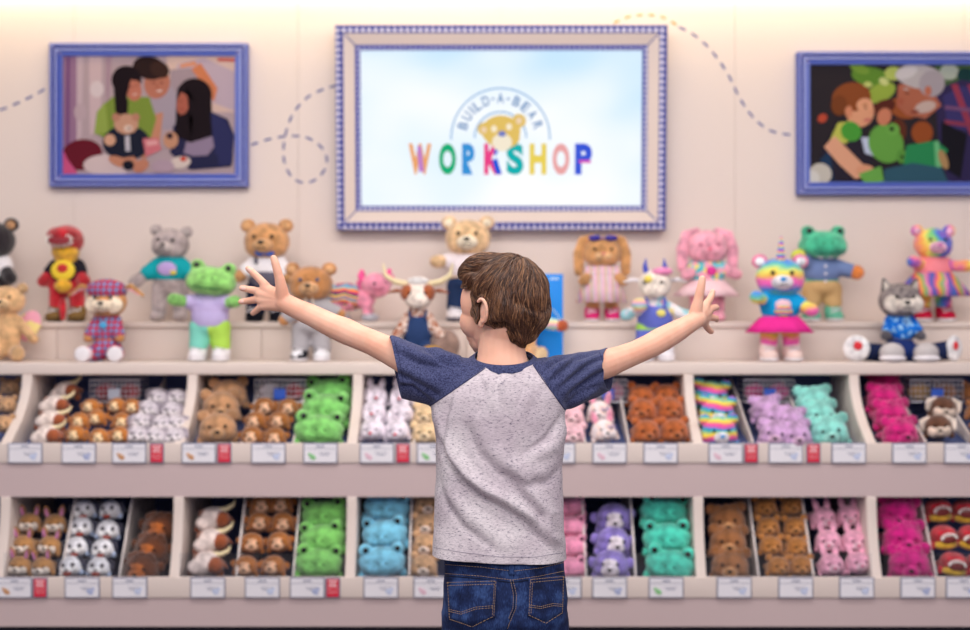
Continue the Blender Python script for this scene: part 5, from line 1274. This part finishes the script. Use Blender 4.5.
if pk1:
    for q in ([(449,582.5),(496,581)],[(449,585.5),(496,584)],[(449,582),(451,619),(473,626.5),(494,616),(496,581)],[(494.5,584),(492.5,615.5)],[(450,609),(462,612),(476,607),(494,605.5)],[(450,611),(462,614),(476,609),(494,607.5)]): st(q, .0038, pk1)
if pk2:
    for q in ([(530,579.5),(562.5,576.5)],[(530,582.5),(562.5,579.5)],[(530,580),(528.5,615),(545,623),(561,612.5),(562,577)],[(532,583),(530.5,614)],[(529,605),(540,606.5),(552,603.5),(562,604.5)],[(529,607),(540,608.5),(552,605.5),(562,606.5)]): st(q, .0038, pk2)
for q in ([(446,573.5),(480,576),(512,580),(540,576),(564,571)],[(446,564.5),(480,567),(512,571)],[(514,571),(540,568),(563,562.5)]): st(q, .0012)
st([(513,580),(516.5,595),(516,608),(511,620),(507,629)], .0012); st([(510.5,580),(513.5,595),(513,608),(508.5,619)], .0012)
seam([(446,576),(480,578.5),(512,582.5),(540,578.5),(564,573.5)], jb, .0010, 'yoke_seam', DST, jeans, .0006, 8); seam([(512,581),(515,595),(514.5,608),(509.5,620)], jb, .0011, 'seat_seam', DST, jeans, .0004, 8)
patch([(508.5,559),(514,559),(514.5,575),(509,575)], 5, 2, .0035, 'belt_loop', DNM, jeans)
for x, y in ((449.5,583),(495,581.5),(531,579.5),(562,577.5)): st([(x-1.2,y),(x+1.2,y)], .0045)
# shoes
for s in (-1,1):
    x = BO.x+s*.078
    sh = MB().ball((x, BY+.045, .036), (.042,.105,.034)).tube([(x, BY-.005, .05),(x, BY+.0, .085)], [.042,.040], 16).build('shoe', cloth((40,44,60)), child, remesh=.004, sm=3, tf=toB)
    MB().ball((x, BY+.045, .0135), (.045,.110,.0135), None, 20, 8).build('sole', plain((230,228,226), .6), sh, tf=toB)
    MB().tube([(x-.02, BY+.07, .066),(x+.02, BY+.085, .062),(x-.02, BY+.05, .072),(x+.02, BY+.06, .070)], .0025, 6).build('lace', plain((230,228,226), .7), sh, tf=toB)
# ---------------------------------------------------------------- hair
hm_ = MB()
def hh(c, r, n=20): 
    q = MB().ball(c, r, None, n, 14); hm_.add([Vector(v) for v in q.v], q.f)
hh((0,-.013,.028), (.079,.092,.081), 28)
hh((.0,-.054,-.006), (.066,.048,.058)); hh((0,-.052,-.045), (.044,.032,.036))
hh((-.010,.058,.070), (.050,.036,.034)); hh((-.004,.036,.084), (.056,.055,.028)); hh((-.016,.078,.070), (.034,.020,.022))
for s in (-1,1): hh((s*.070,.012,-.004), (.010,.016,.032)); hh((s*.066,.03,.035), (.016,.03,.035)); hh((s*.058,-.044,-.002), (.020,.032,.050)); hh((s*.050,-.034,-.022), (.018,.028,.036))
me = bpy.data.meshes.new('h'); me.from_pydata([tuple(v) for v in hm_.v], [], hm_.f); ho = bpy.data.objects.new('h', me); COL.objects.link(ho)
md = ho.modifiers.new('r', 'REMESH'); md.mode = 'VOXEL'; md.voxel_size = .0035; md = ho.modifiers.new('s', 'SMOOTH'); md.iterations = 8
bake(ho); me = ho.data
bmh = bmesh.new(); bmh.from_mesh(me)
def hair_zone(p):
    """local head point -> True where hair grows"""
    x, y, z = p
    ax = abs(x)
    if y > .085 and z < .05: return False
    if y > .02 and z < .040-.0*y: 
        if not (ax > .06 and y < .030 and z > -.030): return False
    if z < -.080+min(1, (ax/.06)**2)*.040: return False
    if y > -.050 and z < -.041: return False
    if ax > .05 and -.020 < y < .006 and z < .014: return False
    if z < .014 and y > -.020: return ax > .056 and y > .004 and z > -.032
    return True
bmesh.ops.delete(bmh, geom=[f for f in bmh.faces if not hair_zone(f.calc_center_median())], context='FACES')
bmesh.ops.delete(bmh, geom=[v for v in bmh.verts if not v.link_faces], context='VERTS')
bmh.verts.ensure_lookup_table(); bmh.verts.index_update(); seen = set(); comps = []
for v in bmh.verts:
    if v.index in seen: continue
    st_ = [v]; cmp_ = []; seen.add(v.index)
    while st_:
        q = st_.pop(); cmp_.append(q)
        for e_ in q.link_edges:
            o2 = e_.other_vert(q)
            if o2.index not in seen: seen.add(o2.index); st_.append(o2)
    comps.append(cmp_)
comps.sort(key=len)
bmesh.ops.delete(bmh, geom=[v for c_ in comps[:-1] for v in c_], context='VERTS')
from mathutils.kdtree import KDTree
bnd = [v.co.copy() for v in bmh.verts if v.is_boundary]; kd = KDTree(len(bnd))
for i, c in enumerate(bnd): kd.insert(c, i)
kd.balance()
bb = bmesh.new(); bb.from_mesh(body.data); bb.transform(Matrix.Translation(BO)); bb.transform(RH.to_4x4().inverted() @ Matrix.Translation(-HC)); sb = BVHTree.FromBMesh(bb); bb.free()
for v in bmh.verts:
    d = kd.find(v.co)[2]; u = min(1, d/.024); u = u*u*(3-2*u)
    if v.co.y > .04 and v.co.z > .03: u = max(u, .55)
    h = sb.find_nearest(v.co)
    if h[0] is not None: v.co = (h[0]+h[1]*.0022).lerp(v.co, u)
    h = sb.find_nearest(v.co)
    if h[0] is not None and (v.co-h[0]).dot(h[1]) < .0022+.0035*u: v.co = h[0]+h[1]*(.0022+.0035*u)
bmh.faces.ensure_lookup_table(); bmh.normal_update()
hb_ = BVHTree.FromBMesh(bmh)
CR = Vector((.012,-.060,.100))
def flow(p):
    d = p-CR; back = d.copy(); back.z -= .055; back.x *= .9
    if p.z < .03: back = Vector((p.x*-1.0*(1 if p.z < -.02 else .15), -.12*(.0 if p.y < 0 else 1), -.10))
    if p.z < .03 and p.y > -.02: back = Vector((0, -.55*.1, -.1))
    fr = Vector((-.35+p.x*2.0, 1.0, .25)).normalized()
    w_ = max(0, min(1, (p.y+.01)/.05))*max(0, min(1, (p.z-.055)/.03))
    return (back.normalized()*(1-w_)+fr*w_).normalized()
HR_ = random.Random(5); areas = [f.calc_area() for f in bmh.faces]; cen = [f.calc_center_median() for f in bmh.faces]
cum = np.cumsum(areas); tot = cum[-1]; NS = 9000
vs, fs, cols = [], [], []
for k in range(NS):
    i = int(np.searchsorted(cum, HR_.random()*tot)); i = min(i, len(cen)-1)
    p = cen[i]+Vector([HR_.gauss(0,.0015) for _ in range(3)]); h = hb_.find_nearest(p)
    if h[0] is None: continue
    p = h[0]; nn = h[1]
    L_ = HR_.uniform(.028,.060); ns = 7; lift = HR_.uniform(.0006,.0036)
    if p.z < -.01: L_ *= .55; lift *= .6
    wob = HR_.gauss(0,.13); pts = []; ok = True
    wid = HR_.uniform(.0005,.0011)
    for q in range(ns+1):
        u = q/ns; pts.append((p+nn*(lift*(math.sin(PI*min(1,u*.9+.1)))+.0003), nn.copy(), wid*(1-.85*u**2.2)))
        d = flow(p); clump = noise.noise(p*26)*.32; d = Matrix.Rotation(wob+clump, 3, nn)@d
        d = (d-nn*d.dot(nn)); 
        if d.length < 1e-6: break
        h = hb_.find_nearest(p+d.normalized()*L_/ns)
        if h[0] is None: break
        nn = (nn*.5+h[1]*.5).normalized(); p = h[0]
    if len(pts) < 4: continue
    o_ = len(vs); c_ = HR_.random()
    for q, (pt, nr, w2) in enumerate(pts):
        tg = (pts[min(q+1, len(pts)-1)][0]-pts[max(q-1,0)][0])
        if tg.length < 1e-7: tg = Vector((0,0,-1))
        sd = tg.normalized().cross(nr).normalized()
        vs += [pt-sd*w2, pt+nr*w2*.8, pt+sd*w2]
    for q in range(len(pts)-1):
        a = o_+q*3
        fs += [[a,a+3,a+4,a+1],[a+1,a+4,a+5,a+2],[a,a+2,a+5,a+3]]; cols += [c_]*3
# scalp layer below the strands
o_ = len(vs); bmh.verts.ensure_lookup_table(); bmh.verts.index_update(); vs += [v.co-v.normal*.0012 for v in bmh.verts]
for f in bmh.faces: fs.append([o_+v.index for v in f.verts]); cols.append(.15)
me2 = bpy.data.meshes.new('hair'); me2.from_pydata([tuple(toB(hd(*v))) for v in vs], [], fs); me2.polygons.foreach_set('use_smooth', [True]*len(fs))
at = me2.attributes.new('tone', 'FLOAT', 'FACE'); at.data.foreach_set('value', cols)
m, nt, b_ = newmat('brown_hair'); a = N(nt, 'ShaderNodeAttribute'); a.attribute_name = 'tone'
r = ramp(nt, [(0,(46,28,22)), (.5,(88,56,40)), (.85,(130,90,62)), (1,(172,126,88))]); nt.links.new(a.outputs['Fac'], r.inputs[0]); nt.links.new(r.outputs[0], b_.inputs['Base Color'])
b_.inputs['Roughness'].default_value = .36; b_.inputs['Specular IOR Level'].default_value = .55
me2.materials.append(m); hair = bpy.data.objects.new('hair', me2); COL.objects.link(hair); hair.parent = child
bmh.free(); bpy.data.objects.remove(ho)
